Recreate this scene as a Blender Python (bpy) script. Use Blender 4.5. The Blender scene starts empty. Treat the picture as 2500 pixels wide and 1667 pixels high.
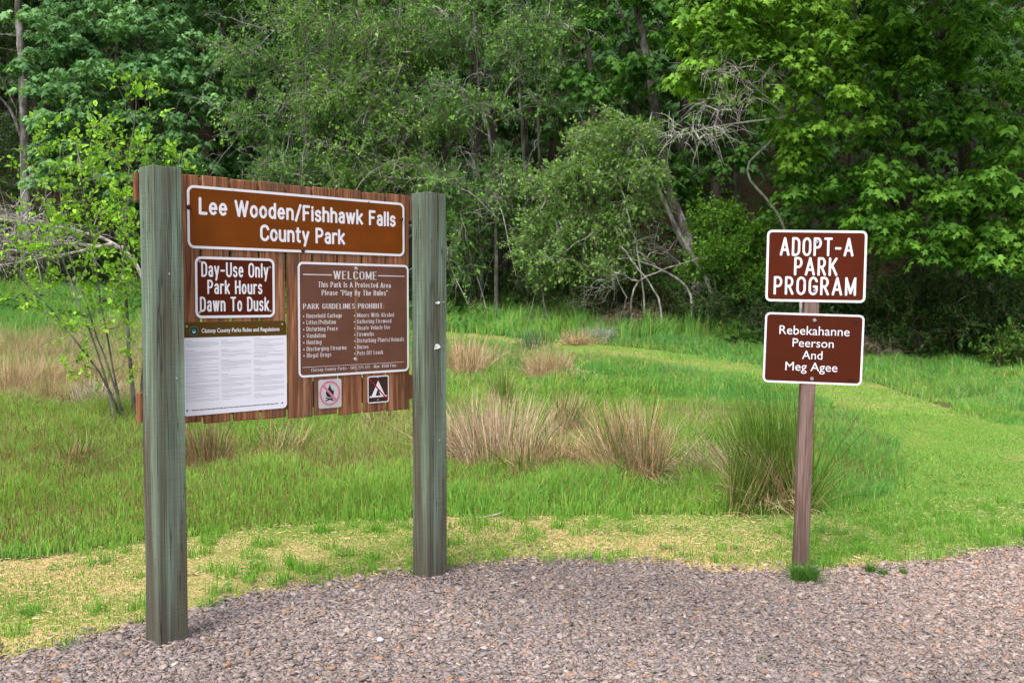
import bpy, bmesh, math, random
import numpy as np
from mathutils import Vector, Matrix

scene = bpy.context.scene
COL = scene.collection
# ------------------------------------------------------------------ camera
CAM_H, PITCH, F_PX = 1.6, 0.0401, 2500.0
cd = bpy.data.cameras.new('camera'); cam = bpy.data.objects.new('camera', cd); COL.objects.link(cam)
cam.location = (0, 0, CAM_H); cam.rotation_euler = (math.pi/2 - PITCH, 0, 0)
cd.sensor_width = 36; cd.lens = 36.0; cd.clip_start = 0.05; cd.clip_end = 1000
cd.dof.use_dof = True; cd.dof.focus_distance = 5.4; cd.dof.aperture_fstop = 8.0
scene.camera = cam
# ------------------------------------------------------------------ sky and sun
w = bpy.data.worlds.new("World"); scene.world = w; w.use_nodes = True
nt = w.node_tree; bg = nt.nodes['Background']
sky = nt.nodes.new('ShaderNodeTexSky'); sky.sky_type = 'NISHITA'; sky.sun_disc = False
SUN_EL, SUN_AZ = math.radians(58), math.radians(206)
sky.sun_elevation = SUN_EL; sky.sun_rotation = SUN_AZ
sky.air_density = 1.0; sky.dust_density = 3.0
hs = nt.nodes.new('ShaderNodeHueSaturation'); hs.inputs['Saturation'].default_value = 0.30
nt.links.new(sky.outputs[0], hs.inputs['Color']); nt.links.new(hs.outputs[0], bg.inputs[0])
bg.inputs[1].default_value = 0.15
sd = bpy.data.lights.new('sun', 'SUN'); sun = bpy.data.objects.new('sun', sd); COL.objects.link(sun)
sd.energy = 1.5; sd.angle = math.radians(24); sd.color = (1, 0.96, 0.90)
sdir = Vector((math.sin(SUN_AZ)*math.cos(SUN_EL), math.cos(SUN_AZ)*math.cos(SUN_EL), math.sin(SUN_EL)))
sun.rotation_euler = sdir.to_track_quat('Z', 'Y').to_euler(); sun.location = (-6, -10, 20)
scene.view_settings.view_transform = 'Standard'; scene.view_settings.look = 'None'
scene.view_settings.exposure = 1.05; scene.view_settings.gamma = 1.0
scene.cycles.max_bounces = 6; scene.cycles.diffuse_bounces = 3; scene.cycles.glossy_bounces = 2
scene.cycles.transmission_bounces = 3
scene.cycles.use_denoising = True

# ------------------------------------------------------------------ pixel -> world helpers (photo seen at 2352 px wide)
K = 2500/2352
cp, sp = math.cos(PITCH), math.sin(PITCH)
def ray(px, py):
    X = (px*K-1250)/F_PX; V = -(py*K-833.5)/F_PX
    return np.array([X, cp + V*sp, -sp + V*cp])
def W(px, py, d):
    r = ray(px, py); return r*(d/r[1]) + np.array([0, 0, CAM_H])
def mpp(d): return d*K/F_PX
def sstep(a, b, x):
    t = np.clip((x-a)/(b-a), 0, 1); return t*t*(3-2*t)
def terr(x, y):
    x = np.asarray(x, float); y = np.asarray(y, float)
    ang = x/np.maximum(y, 4.0)
    k = 1 - 0.5*sstep(0.12, 0.40, ang) + 0.06*sstep(0.05, 0.4, -ang)
    t = np.clip(y-10, 0, None)
    z = k*0.0027*np.minimum(t, 22)**2 + k*0.119*np.clip(t-22, 0, None)
    z = z + 0.40*np.clip(y-37, 0, 110)*sstep(34, 46, y)
    z = z + 0.02*np.sin(x*0.9+1)*np.sin(y*0.7)*sstep(8, 12, y)
    return z
def G(px, py):
    r = ray(px, py); t = np.linspace(3.0, 80, 6000)
    P = r[None]*t[:, None]; P[:, 2] += CAM_H
    hit = np.where(P[:, 2] <= terr(P[:, 0], P[:, 1]))[0]
    i = hit[0] if len(hit) else len(t)-1
    p = P[i].copy(); p[2] = float(terr(p[0], p[1])); return p
def pn(x, y, s=1.0, seed=0):
    r = np.random.default_rng(seed+77); v = 0*x
    for i in range(7):
        a = r.uniform(0, 2*math.pi); f = s*r.uniform(0.5, 2.2); ph = r.uniform(0, 6.28)
        v = v + np.sin((x*math.cos(a)+y*math.sin(a))*f+ph)
    return v/7*1.9
def inpoly(x, y, poly):
    c = np.zeros(len(x), bool); n = len(poly)
    for i in range(n):
        x1, y1 = poly[i][0], poly[i][1]; x2, y2 = poly[i-1][0], poly[i-1][1]
        if y1 == y2: continue
        c ^= ((y1 > y) != (y2 > y)) & (x < (x2-x1)*(y-y1)/(y2-y1)+x1)
    return c

# ------------------------------------------------------------------ mesh helpers
def npmesh(name, V, F, mat, col=None, smooth=False, parent=None, mi=None):
    """V (n,3), F (m,k) equal-sized faces"""
    if parent: V = V-np.array(parent.location)[None]   # plants: roots are never rotated
    V = np.ascontiguousarray(V, np.float32); F = np.ascontiguousarray(F, np.int32)
    me = bpy.data.meshes.new(name)
    me.vertices.add(len(V)); me.vertices.foreach_set('co', V.ravel())
    k = F.shape[1]
    me.loops.add(F.size); me.loops.foreach_set('vertex_index', F.ravel())
    me.polygons.add(len(F)); me.polygons.foreach_set('loop_start', np.arange(0, F.size, k, dtype=np.int32))
    try: me.polygons.foreach_set('loop_total', np.full(len(F), k, np.int32))
    except Exception: pass
    if smooth: me.polygons.foreach_set('use_smooth', np.ones(len(F), bool))
    if col is not None:
        a = me.attributes.new('col', 'FLOAT_COLOR', 'POINT')
        c = np.ones((len(V), 4), np.float32); c[:, :3] = col
        a.data.foreach_set('color', c.ravel())
    me.update(calc_edges=True); me.validate()
    for m_ in (mat if isinstance(mat, (list, tuple)) else [mat]): me.materials.append(m_)
    if mi is not None: me.polygons.foreach_set('material_index', np.asarray(mi, np.int32))
    o = bpy.data.objects.new(name, me); COL.objects.link(o)
    if parent: o.parent = parent
    return o
def pymesh(name, V, F, mat, parent=None, smooth=False):
    me = bpy.data.meshes.new(name); me.from_pydata([tuple(map(float, v)) for v in V], [], F); me.update()
    me.materials.append(mat)
    if smooth:
        for p in me.polygons: p.use_smooth = True
    o = bpy.data.objects.new(name, me); COL.objects.link(o)
    if parent: o.parent = parent
    return o
def tag(o, label=None, cat=None, group=None, kind=None):
    if label: o['label'] = label
    if cat: o['category'] = cat
    if group: o['group'] = group
    if kind: o['kind'] = kind
    return o
def empty(name, loc, label, cat, group=None, rot=(0, 0, 0)):
    o = bpy.data.objects.new(name, None); COL.objects.link(o); o.empty_display_size = 0.1
    o.location = [float(v) for v in loc]; o.rotation_euler = rot
    return tag(o, label, cat, group)

def bevel_box(bm, lo, hi, b=0.004, seg=2, jit=0.0, rnd=None):
    """box from lo to hi with bevelled edges, added to bm"""
    lo = Vector(lo); hi = Vector(hi); s = hi-lo
    m = Matrix.Translation((lo+hi)/2) @ Matrix.Diagonal((s.x, s.y, s.z, 1))
    r = bmesh.ops.create_cube(bm, size=1, matrix=m)
    vs = r['verts']
    if jit and rnd:
        for v in vs: v.co += Vector((rnd.uniform(-jit, jit), rnd.uniform(-jit, jit)*.3, rnd.uniform(-jit, jit)))
    es = list({e for v in vs for e in v.link_edges})
    if b: bmesh.ops.bevel(bm, geom=es, offset=b, segments=seg, profile=0.6, affect='EDGES')
def bmobj(name, bm, mat, parent=None, smooth=False):
    me = bpy.data.meshes.new(name); bm.to_mesh(me); bm.free(); me.materials.append(mat)
    if smooth:
        for p in me.polygons: p.use_smooth = True
    o = bpy.data.objects.new(name, me); COL.objects.link(o)
    if parent: o.parent = parent
    return o

def tubes(P, R, k=5):
    """P (N,m,3) polylines, R (N,m) radii -> verts, quad faces"""
    N, m, _ = P.shape
    T = np.gradient(P, axis=1); T /= np.linalg.norm(T, axis=2, keepdims=True)+1e-9
    ref = np.where(np.abs(T[..., 2:3]) < 0.8, np.array([0, 0, 1.0]), np.array([1.0, 0, 0]))
    ref = np.broadcast_to(ref[:, m//2:m//2+1], T.shape)
    S = np.cross(T, ref); S /= np.linalg.norm(S, axis=2, keepdims=True)+1e-9
    U = np.cross(S, T)
    a = np.linspace(0, 2*np.pi, k, endpoint=False)
    V = P[:, :, None] + R[:, :, None, None]*(np.cos(a)[None, None, :, None]*S[:, :, None]+np.sin(a)[None, None, :, None]*U[:, :, None])
    V = V.reshape(-1, 3)
    i = np.arange(m-1)[:, None]*k; j = np.arange(k)[None]
    f = np.stack([i+j, i+(j+1) % k, i+k+(j+1) % k, i+k+j], -1).reshape(-1, 4)
    F = (f[None]+(np.arange(N)*m*k)[:, None, None]).reshape(-1, 4)
    return V, F
def resamp(pts, n, smooth=True):
    pts = np.array(pts, float)
    d = np.r_[0, np.cumsum(np.linalg.norm(np.diff(pts, axis=0), axis=1))]
    t = np.linspace(0, d[-1], n)
    out = np.stack([np.interp(t, d, pts[:, i]) for i in range(pts.shape[1])], 1)
    if smooth and n > 4:
        for _ in range(2):
            out[1:-1] = 0.25*out[:-2]+0.5*out[1:-1]+0.25*out[2:]
    return out
def cat(parts):
    V = []; F = []; o = 0
    for v, f in parts:
        V.append(v); F.append(f+o); o += len(v)
    return np.concatenate(V), np.concatenate(F)

# ------------------------------------------------------------------ materials
def mat_new(name):
    m = bpy.data.materials.new(name); m.use_nodes = True
    return m, m.node_tree, m.node_tree.nodes['Principled BSDF']
def nd(nt, t, **kw):
    n = nt.nodes.new(t)
    for k, v in kw.items(): setattr(n, k, v)
    return n
def ramp(nt, src, stops):
    r = nd(nt, 'ShaderNodeValToRGB'); e = r.color_ramp.elements
    e[0].position = stops[0][0]; e[0].color = (*stops[0][1], 1); e[1].position = stops[1][0]; e[1].color = (*stops[1][1], 1)
    for p, c in stops[2:]:
        q = e.new(p); q.color = (*c, 1)
    nt.links.new(src, r.inputs[0]); return r.outputs[0]
def noise(nt, scale, detail=4, vec=None, rough=0.55, dist=0.0):
    n = nd(nt, 'ShaderNodeTexNoise'); n.inputs['Scale'].default_value = scale; n.inputs['Detail'].default_value = detail
    n.inputs['Roughness'].default_value = rough; n.inputs['Distortion'].default_value = dist
    if vec is not None: nt.links.new(vec, n.inputs['Vector'])
    return n.outputs['Fac']
def mapping(nt, scale=(1, 1, 1), coord='Object', rot=(0, 0, 0), loc=(0, 0, 0)):
    tc = nd(nt, 'ShaderNodeTexCoord'); mp = nd(nt, 'ShaderNodeMapping')
    mp.inputs['Scale'].default_value = scale; mp.inputs['Rotation'].default_value = rot; mp.inputs['Location'].default_value = loc
    nt.links.new(tc.outputs[coord], mp.inputs['Vector']); return mp.outputs[0]
def mix(nt, fac, a, b, mode='MIX'):
    m = nd(nt, 'ShaderNodeMix', data_type='RGBA', blend_type=mode)
    if isinstance(fac, (int, float)): m.inputs[0].default_value = fac
    else: nt.links.new(fac, m.inputs[0])
    for i, c in ((6, a), (7, b)):
        if isinstance(c, tuple): m.inputs[i].default_value = (*c, 1)
        else: nt.links.new(c, m.inputs[i])
    return m.outputs[2]
def bump(nt, bs, h, strength=0.3, dist=0.01):
    b = nd(nt, 'ShaderNodeBump'); b.inputs['Strength'].default_value = strength; b.inputs['Distance'].default_value = dist
    nt.links.new(h, b.inputs['Height']); nt.links.new(b.outputs[0], bs.inputs['Normal'])

def leaf_mat(name, transl=0.35, rough=0.5, spec=0.3, tcol=(1.15, 1.15, 0.6)):
    m, nt, bs = mat_new(name)
    at = nd(nt, 'ShaderNodeAttribute', attribute_name='col')
    v = noise(nt, 30, 2, mapping(nt))
    c = mix(nt, 0.35, at.outputs['Color'], ramp(nt, v, [(0.3, (0.6, 0.6, 0.6)), (0.7, (1.25, 1.25, 1.25))]), 'MULTIPLY')
    nt.links.new(c, bs.inputs['Base Color']); bs.inputs['Roughness'].default_value = rough
    bs.inputs['Specular IOR Level'].default_value = spec
    tr = nd(nt, 'ShaderNodeBsdfTranslucent'); nt.links.new(mix(nt, 1.0, c, tcol, 'MULTIPLY'), tr.inputs['Color'])
    ms = nd(nt, 'ShaderNodeMixShader'); ms.inputs[0].default_value = transl
    nt.links.new(bs.outputs[0], ms.inputs[1]); nt.links.new(tr.outputs[0], ms.inputs[2])
    nt.links.new(ms.outputs[0], nt.nodes['Material Output'].inputs['Surface'])
    return m
M_LEAF = leaf_mat('leaf', 0.35, 0.55, 0.22)
M_GRASS = leaf_mat('grass_blade', 0.42, 0.6, 0.15, (1.1, 1.15, 0.7))
M_DRY = leaf_mat('dry_stem', 0.12, 0.7, 0.1, (1, 1, 1))

def bark_mat(name, a, b, c, s=6):
    m, nt, bs = mat_new(name)
    v = mapping(nt, (s, s, s*0.35))
    n1 = noise(nt, 1.2, 5, v); n2 = noise(nt, 5, 4, v, 0.65)
    col = ramp(nt, n1, [(0.35, a), (0.5, b), (0.66, c)])
    col = mix(nt, 0.6, col, ramp(nt, n2, [(0.35, (0.45, 0.45, 0.45)), (0.65, (1.2, 1.2, 1.2))]), 'MULTIPLY')
    nt.links.new(col, bs.inputs['Base Color']); bs.inputs['Roughness'].default_value = 0.9
    bs.inputs['Specular IOR Level'].default_value = 0.15
    bump(nt, bs, n2, 0.7, 0.03); return m
M_BARK_PALE = bark_mat('bark_pale', (0.13, 0.115, 0.095), (0.28, 0.26, 0.235), (0.48, 0.46, 0.43))
M_BARK_MOSS = bark_mat('bark_moss', (0.035, 0.045, 0.012), (0.05, 0.04, 0.025), (0.16, 0.145, 0.13))
M_BARK_DARK = bark_mat('bark_dark', (0.03, 0.025, 0.018), (0.06, 0.05, 0.04), (0.17, 0.155, 0.14))
M_BARK_ALDER = bark_mat('bark_alder', (0.06, 0.05, 0.04), (0.15, 0.14, 0.125), (0.36, 0.34, 0.32), 4)
M_DEAD = bark_mat('dead_wood', (0.27, 0.23, 0.20), (0.46, 0.42, 0.39), (0.64, 0.60, 0.57), 9)
M_DEAD_BROWN = bark_mat('dead_wood_brown', (0.17, 0.085, 0.045), (0.27, 0.18, 0.13), (0.44, 0.39, 0.35), 5)

def ground_mat():
    m, nt, bs = mat_new('ground_soil')
    v = mapping(nt)
    a = noise(nt, 0.9, 6, v); b = noise(nt, 14, 5, v)
    c = ramp(nt, a, [(0.35, (0.045, 0.075, 0.018)), (0.6, (0.10, 0.10, 0.035))])
    c = mix(nt, 0.7, c, ramp(nt, b, [(0.35, (0.5, 0.5, 0.5)), (0.65, (1.3, 1.25, 1.2))]), 'MULTIPLY')
    nt.links.new(c, bs.inputs['Base Color']); bs.inputs['Roughness'].default_value = 1; bs.inputs['Specular IOR Level'].default_value = 0.05
    bump(nt, bs, b, 0.8, 0.05); return m
def floor_mat():
    m, nt, bs = mat_new('forest_floor')
    v = mapping(nt)
    a = noise(nt, 0.6, 6, v); b = noise(nt, 6, 5, v)
    c = ramp(nt, a, [(0.35, (0.014, 0.014, 0.007)), (0.52, (0.030, 0.020, 0.012)), (0.66, (0.016, 0.030, 0.007))])  # dark soil taken near black, canopy shade put into the colour
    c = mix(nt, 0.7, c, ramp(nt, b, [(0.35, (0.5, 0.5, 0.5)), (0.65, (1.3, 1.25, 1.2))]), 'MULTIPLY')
    nt.links.new(c, bs.inputs['Base Color']); bs.inputs['Roughness'].default_value = 1; bs.inputs['Specular IOR Level'].default_value = 0.05
    bump(nt, bs, b, 1.0, 0.15); return m
def lawn_mat():
    m, nt, bs = mat_new('mown_turf')
    v = mapping(nt)
    a = noise(nt, 1.6, 5, v); b = noise(nt, 60, 4, v)
    tc = nd(nt, 'ShaderNodeTexCoord'); sx = nd(nt, 'ShaderNodeSeparateXYZ'); nt.links.new(tc.outputs['Object'], sx.inputs[0])
    ad = nd(nt, 'ShaderNodeMath', operation='MULTIPLY_ADD'); nt.links.new(sx.outputs['X'], ad.inputs[0]); ad.inputs[1].default_value = 0.55; nt.links.new(sx.outputs['Y'], ad.inputs[2])
    dv = nd(nt, 'ShaderNodeMath', operation='DIVIDE'); nt.links.new(ad.outputs[0], dv.inputs[0]); dv.inputs[1].default_value = 20
    straw = ramp(nt, a, [(0.38, (0.55, 0.39, 0.20)), (0.64, (0.25, 0.28, 0.07))]); green = ramp(nt, a, [(0.33, (0.32, 0.30, 0.11)), (0.5, (0.19, 0.29, 0.06))])
    c = mix(nt, ramp(nt, dv.outputs[0], [(0.38, (0, 0, 0)), (0.45, (1, 1, 1))]), straw, green)
    c = mix(nt, 0.8, c, ramp(nt, b, [(0.35, (0.55, 0.55, 0.55)), (0.65, (1.25, 1.25, 1.2))]), 'MULTIPLY')
    nt.links.new(c, bs.inputs['Base Color']); bs.inputs['Roughness'].default_value = 1; bs.inputs['Specular IOR Level'].default_value = 0.05
    bump(nt, bs, b, 0.9, 0.02); return m
def gravel_mat():
    m, nt, bs = mat_new('gravel_base')
    v = mapping(nt)
    vo = nd(nt, 'ShaderNodeTexVoronoi'); vo.inputs['Scale'].default_value = 55; nt.links.new(v, vo.inputs['Vector'])
    b = noise(nt, 2, 4, v)
    c = ramp(nt, vo.outputs['Color'], [(0.2, (0.16, 0.135, 0.13)), (0.8, (0.32, 0.27, 0.25))])
    c = mix(nt, 0.8, c, ramp(nt, b, [(0.35, (0.7, 0.7, 0.7)), (0.65, (1.15, 1.1, 1.05))]), 'MULTIPLY')
    nt.links.new(c, bs.inputs['Base Color']); bs.inputs['Roughness'].default_value = 0.95; bs.inputs['Specular IOR Level'].default_value = 0.1
    bump(nt, bs, vo.outputs['Distance'], 1.0, 0.012); return m
def stone_mat():
    m, nt, bs = mat_new('gravel_stone')
    at = nd(nt, 'ShaderNodeAttribute', attribute_name='col')
    b = noise(nt, 150, 3, mapping(nt))
    c = mix(nt, 0.6, at.outputs['Color'], ramp(nt, b, [(0.35, (0.65, 0.65, 0.65)), (0.65, (1.2, 1.2, 1.2))]), 'MULTIPLY')
    nt.links.new(c, bs.inputs['Base Color']); bs.inputs['Roughness'].default_value = 0.85; bs.inputs['Specular IOR Level'].default_value = 0.25
    return m
def post_mat():
    """weathered green-stained fir: vertical grain, saw marks, brown wear, dirt from the gravel"""
    m, nt, bs = mat_new('green_stained_timber')
    g = noise(nt, 1, 6, mapping(nt, (34, 34, 1.1)), 0.6, 0.5)
    saw = noise(nt, 1, 3, mapping(nt, (4, 4, 170)), 0.6)
    big = noise(nt, 1, 4, mapping(nt, (9, 9, 0.9)), 0.6, 0.3)
    c = ramp(nt, g, [(0.30, (0.045, 0.045, 0.032)), (0.42, (0.098, 0.125, 0.092)), (0.55, (0.142, 0.192, 0.142)), (0.72, (0.20, 0.285, 0.22))])
    c = mix(nt, ramp(nt, big, [(0.42, (0, 0, 0)), (0.66, (0.8, 0.8, 0.8))]), c, (0.085, 0.06, 0.042))
    c = mix(nt, 0.17, c, ramp(nt, saw, [(0.34, (0.6, 0.58, 0.56)), (0.6, (1.12, 1.12, 1.12))]), 'MULTIPLY')
    tc = nd(nt, 'ShaderNodeTexCoord'); sx = nd(nt, 'ShaderNodeSeparateXYZ'); nt.links.new(tc.outputs['Object'], sx.inputs[0])
    ad = nd(nt, 'ShaderNodeMath', operation='MULTIPLY_ADD'); nt.links.new(g, ad.inputs[0]); ad.inputs[1].default_value = 0.5
    nt.links.new(sx.outputs['Z'], ad.inputs[2])
    d = ramp(nt, ad.outputs[0], [(0.34, (0.7, 0.7, 0.7)), (0.85, (0, 0, 0))])
    c = mix(nt, d, c, (0.075, 0.055, 0.042))
    crack = noise(nt, 1, 2, mapping(nt, (38, 38, 0.55), loc=(3, 1, 7)), 0.4, 1.2)
    ck = ramp(nt, crack, [(0.475, (1, 1, 1)), (0.5, (0.16, 0.14, 0.12)), (0.522, (1, 1, 1))])
    c = mix(nt, 0.8, c, ck, 'MULTIPLY')
    nt.links.new(c, bs.inputs['Base Color']); bs.inputs['Roughness'].default_value = 0.85; bs.inputs['Specular IOR Level'].default_value = 0.2
    ma = nd(nt, 'ShaderNodeMath', operation='ADD'); nt.links.new(g, ma.inputs[0]); nt.links.new(saw, ma.inputs[1])
    bump(nt, bs, ma.outputs[0], 0.6, 0.003); return m
def plank_mat(name, cols, moss=False):
    m, nt, bs = mat_new(name)
    at = nd(nt, 'ShaderNodeAttribute', attribute_name='shade')
    v0 = mapping(nt, (48, 20, 2.0)); sep = nd(nt, 'ShaderNodeVectorMath', operation='ADD')
    nt.links.new(v0, sep.inputs[0]); nt.links.new(at.outputs['Vector'], sep.inputs[1])
    g = noise(nt, 1, 6, sep.outputs[0], 0.62, 0.8)
    big = noise(nt, 1, 4, mapping(nt, (5, 5, 1.3)), 0.6, 0.6)
    c = ramp(nt, g, cols)
    c = mix(nt, ramp(nt, big, [(0.48, (0, 0, 0)), (0.72, (0.7, 0.7, 0.7))]), c, (0.085, 0.060, 0.045))
    if moss:
        tc = nd(nt, 'ShaderNodeTexCoord'); sx = nd(nt, 'ShaderNodeSeparateXYZ'); nt.links.new(tc.outputs['Object'], sx.inputs[0])
        ad = nd(nt, 'ShaderNodeMath', operation='MULTIPLY_ADD'); nt.links.new(g, ad.inputs[0]); ad.inputs[1].default_value = 0.4; nt.links.new(sx.outputs['Z'], ad.inputs[2])
        c = mix(nt, ramp(nt, ad.outputs[0], [(0.2, (0.8, 0.8, 0.8)), (0.75, (0, 0, 0))]), c, (0.07, 0.045, 0.038))
    fine = noise(nt, 1, 3, mapping(nt, (160, 60, 5)), 0.6)
    c = mix(nt, 0.6, c, ramp(nt, fine, [(0.35, (0.6, 0.58, 0.56)), (0.62, (1.2, 1.2, 1.2))]), 'MULTIPLY')
    nt.links.new(c, bs.inputs['Base Color']); bs.inputs['Roughness'].default_value = 0.8; bs.inputs['Specular IOR Level'].default_value = 0.2
    bump(nt, bs, g, 0.5, 0.003); return m
def paint(name, col, rough=0.4, var=0.12, spec=0.09, streak=None):
    m, nt, bs = mat_new(name)
    n = noise(nt, 6, 5, mapping(nt)); n2 = noise(nt, 1, 3, mapping(nt, (3, 1, 150)))
    c = mix(nt, 1.0, col, ramp(nt, n, [(0.3, (1-var,)*3), (0.7, (1+var,)*3)]), 'MULTIPLY')
    c = mix(nt, 0.5, c, ramp(nt, n2, [(0.35, (1-var*.8,)*3), (0.65, (1+var*.8,)*3)]), 'MULTIPLY')
    if streak:   # rust wept from the bolt: a stain with a shape of its own, down the middle of the plate
        tc = nd(nt, 'ShaderNodeTexCoord'); sx = nd(nt, 'ShaderNodeSeparateXYZ'); nt.links.new(tc.outputs['Object'], sx.inputs[0])
        nn = noise(nt, 1, 3, mapping(nt, (60, 1, 2)))
        a = nd(nt, 'ShaderNodeMath', operation='MULTIPLY_ADD'); nt.links.new(nn, a.inputs[0]); a.inputs[1].default_value = 0.03; a.inputs[2].default_value = -0.015
        b = nd(nt, 'ShaderNodeMath', operation='ADD'); nt.links.new(sx.outputs['X'], b.inputs[0]); nt.links.new(a.outputs[0], b.inputs[1])
        ab = nd(nt, 'ShaderNodeMath', operation='ABSOLUTE'); nt.links.new(b.outputs[0], ab.inputs[0])
        f = ramp(nt, ab.outputs[0], [(0.002, (0.5, 0.5, 0.5)), (0.014, (0, 0, 0))])
        c = mix(nt, f, c, streak)
    nt.links.new(c, bs.inputs['Base Color']); bs.inputs['Roughness'].default_value = rough; bs.inputs['Specular IOR Level'].default_value = spec
    return m
M_FLOOR = floor_mat()
M_GROUND, M_LAWN, M_GRAVEL, M_STONE, M_POST = ground_mat(), lawn_mat(), gravel_mat(), stone_mat(), post_mat()
M_PLANK = plank_mat('red_stained_plank', [(0.28, (0.055, 0.022, 0.012)), (0.42, (0.155, 0.060, 0.028)), (0.56, (0.28, 0.118, 0.056)), (0.75, (0.46, 0.25, 0.15))])
M_POST2 = plank_mat('pink_weathered_post', [(0.28, (0.075, 0.045, 0.035)), (0.43, (0.16, 0.10, 0.082)), (0.6, (0.22, 0.155, 0.135)), (0.8, (0.34, 0.27, 0.245))], True)
M_WHITE = paint('white_reflective', (0.72, 0.71, 0.76), 0.35, 0.05)
M_ORANGE = paint('orange_brown_sheet', (0.155, 0.040, 0.003), 0.55, 0.14)
M_BROWN = paint('red_brown_sheet', (0.078, 0.0125, 0.0035), 0.5, 0.10)
M_BROWN2 = paint('dark_brown_sheet', (0.066, 0.0125, 0.0045), 0.5, 0.06)
M_FADED = paint('faded_brown_sheet', (0.125, 0.052, 0.032), 0.55, 0.12, 0.2, (0.30, 0.17, 0.07))
M_FADEDLET = paint('faded_lettering', (0.60, 0.55, 0.57), 0.5, 0.08)
M_OLIVE = paint('olive_header', (0.085, 0.048, 0.007), 0.45, 0.05)
M_PAPERW = paint('white_plate', (0.74, 0.74, 0.82), 0.35, 0.02)
M_INK = paint('grey_print', (0.40, 0.40, 0.46), 0.5, 0.1)
M_INKD = paint('dark_print', (0.05, 0.05, 0.06), 0.5, 0.1)
M_DARKMARK = paint('dark_stamp', (0.030, 0.010, 0.006), 0.5, 0.1)
M_GREYW = paint('dull_white_plate', (0.48, 0.46, 0.46), 0.5, 0.10)
M_PINK = paint('faded_pink', (0.52, 0.17, 0.26), 0.5, 0.08)
M_BLACK = paint('black_print', (0.022, 0.02, 0.022), 0.45, 0.1)
M_CAMP = paint('dark_chocolate_sheet', (0.045, 0.022, 0.018), 0.35, 0.1)
M_RED = paint('crimson_tape', (0.30, 0.012, 0.022), 0.4, 0.08)
M_SEAL1 = paint('seal_green', (0.16, 0.26, 0.10), 0.5, 0.1)
M_SEAL2 = paint('seal_teal', (0.03, 0.14, 0.17), 0.5, 0.1)
M_SEAL3 = paint('seal_navy', (0.012, 0.03, 0.05), 0.5, 0.1)
M_RUST = paint('rusty_bolt', (0.10, 0.032, 0.015), 0.8, 0.4)
M_PAPER = paint('paper_scrap', (0.72, 0.72, 0.74), 0.8, 0.1)
M_TAPE = paint('magenta_tape', (0.45, 0.04, 0.22), 0.5, 0.1)
def metal(name, c, r):
    m, nt, bs = mat_new(name); bs.inputs['Metallic'].default_value = 0.9
    n = noise(nt, 200, 3, mapping(nt)); nt.links.new(ramp(nt, n, [(0.3, tuple(x*.7 for x in c)), (0.7, c)]), bs.inputs['Base Color'])
    bs.inputs['Roughness'].default_value = r; return m
M_BOLT = metal('galvanised_bolt', (0.55, 0.53, 0.56), 0.45)

# ------------------------------------------------------------------ ground, lawn and path, gravel
def axis(lims, steps):
    a = []
    for (l0, l1), s in zip(zip(lims[:-1], lims[1:]), steps): a += list(np.arange(l0, l1, s))
    return np.array(a+[lims[-1]])
gx = axis([-400, -60, -16, 16, 60, 400], [40, 4, 0.4, 4, 40]); gy = axis([-300, -20, 2, 34, 60, 160, 500], [40, 2, 0.4, 1.0, 5, 40])
XX, YY = np.meshgrid(gx, gy); V = np.stack([XX.ravel(), YY.ravel(), terr(XX, YY).ravel()], 1)
V[:, 2] -= 0.012
nx = len(gx); ks = int(np.argmax(gy >= 30.0))
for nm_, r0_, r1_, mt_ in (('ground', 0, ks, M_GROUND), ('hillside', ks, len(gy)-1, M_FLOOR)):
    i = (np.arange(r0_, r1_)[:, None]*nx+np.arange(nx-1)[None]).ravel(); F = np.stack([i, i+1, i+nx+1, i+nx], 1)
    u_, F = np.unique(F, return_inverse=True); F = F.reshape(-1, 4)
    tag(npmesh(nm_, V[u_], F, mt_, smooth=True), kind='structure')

gravel_edge_px = [(0, 1535), (130, 1490), (330, 1440), (440, 1392), (600, 1365), (760, 1340), (950, 1325), (1040, 1306), (1200, 1290), (1350, 1288), (1500, 1296), (1700, 1318), (1830, 1318), (1960, 1312), (2100, 1298), (2230, 1280), (2352, 1250)]
ge = [G(*p) for p in gravel_edge_px]
ge = [np.array([-9, 1.5, 0]), np.array([-4.5, 3.9, 0])] + ge + [np.array([5.0, 7.4, 0]), np.array([9.5, 9.0, 0])]
ge = resamp(np.array(ge)[:, :2], 160)
rr = np.random.default_rng(5)
ge[:, 1] += 0.035*np.cumsum(rr.normal(0, 0.35, 160))*0.0 + 0.03*rr.normal(0, 1, 160)
GPOLY = [tuple(p) for p in ge] + [(9.5, -6), (-9, -6)]
nrow = 26; t = np.linspace(0, 1, nrow)**1.6
V = np.zeros((160, nrow, 3)); V[:, :, 0] = ge[:, None, 0]
V[:, :, 1] = ge[:, None, 1]*(1-t)+(-6)*t
V[:, :, 2] = 0.006*np.minimum(t*60, 1)[None]
V[:, :, 2] += -0.002*(t == 0)[None]
i = (np.arange(159)[:, None]*nrow+np.arange(nrow-1)[None]).ravel()
tag(npmesh('gravel_lot', V.reshape(-1, 3), np.stack([i, i+1, i+nrow+1, i+nrow], 1), M_GRAVEL, smooth=True), kind='structure')

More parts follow.
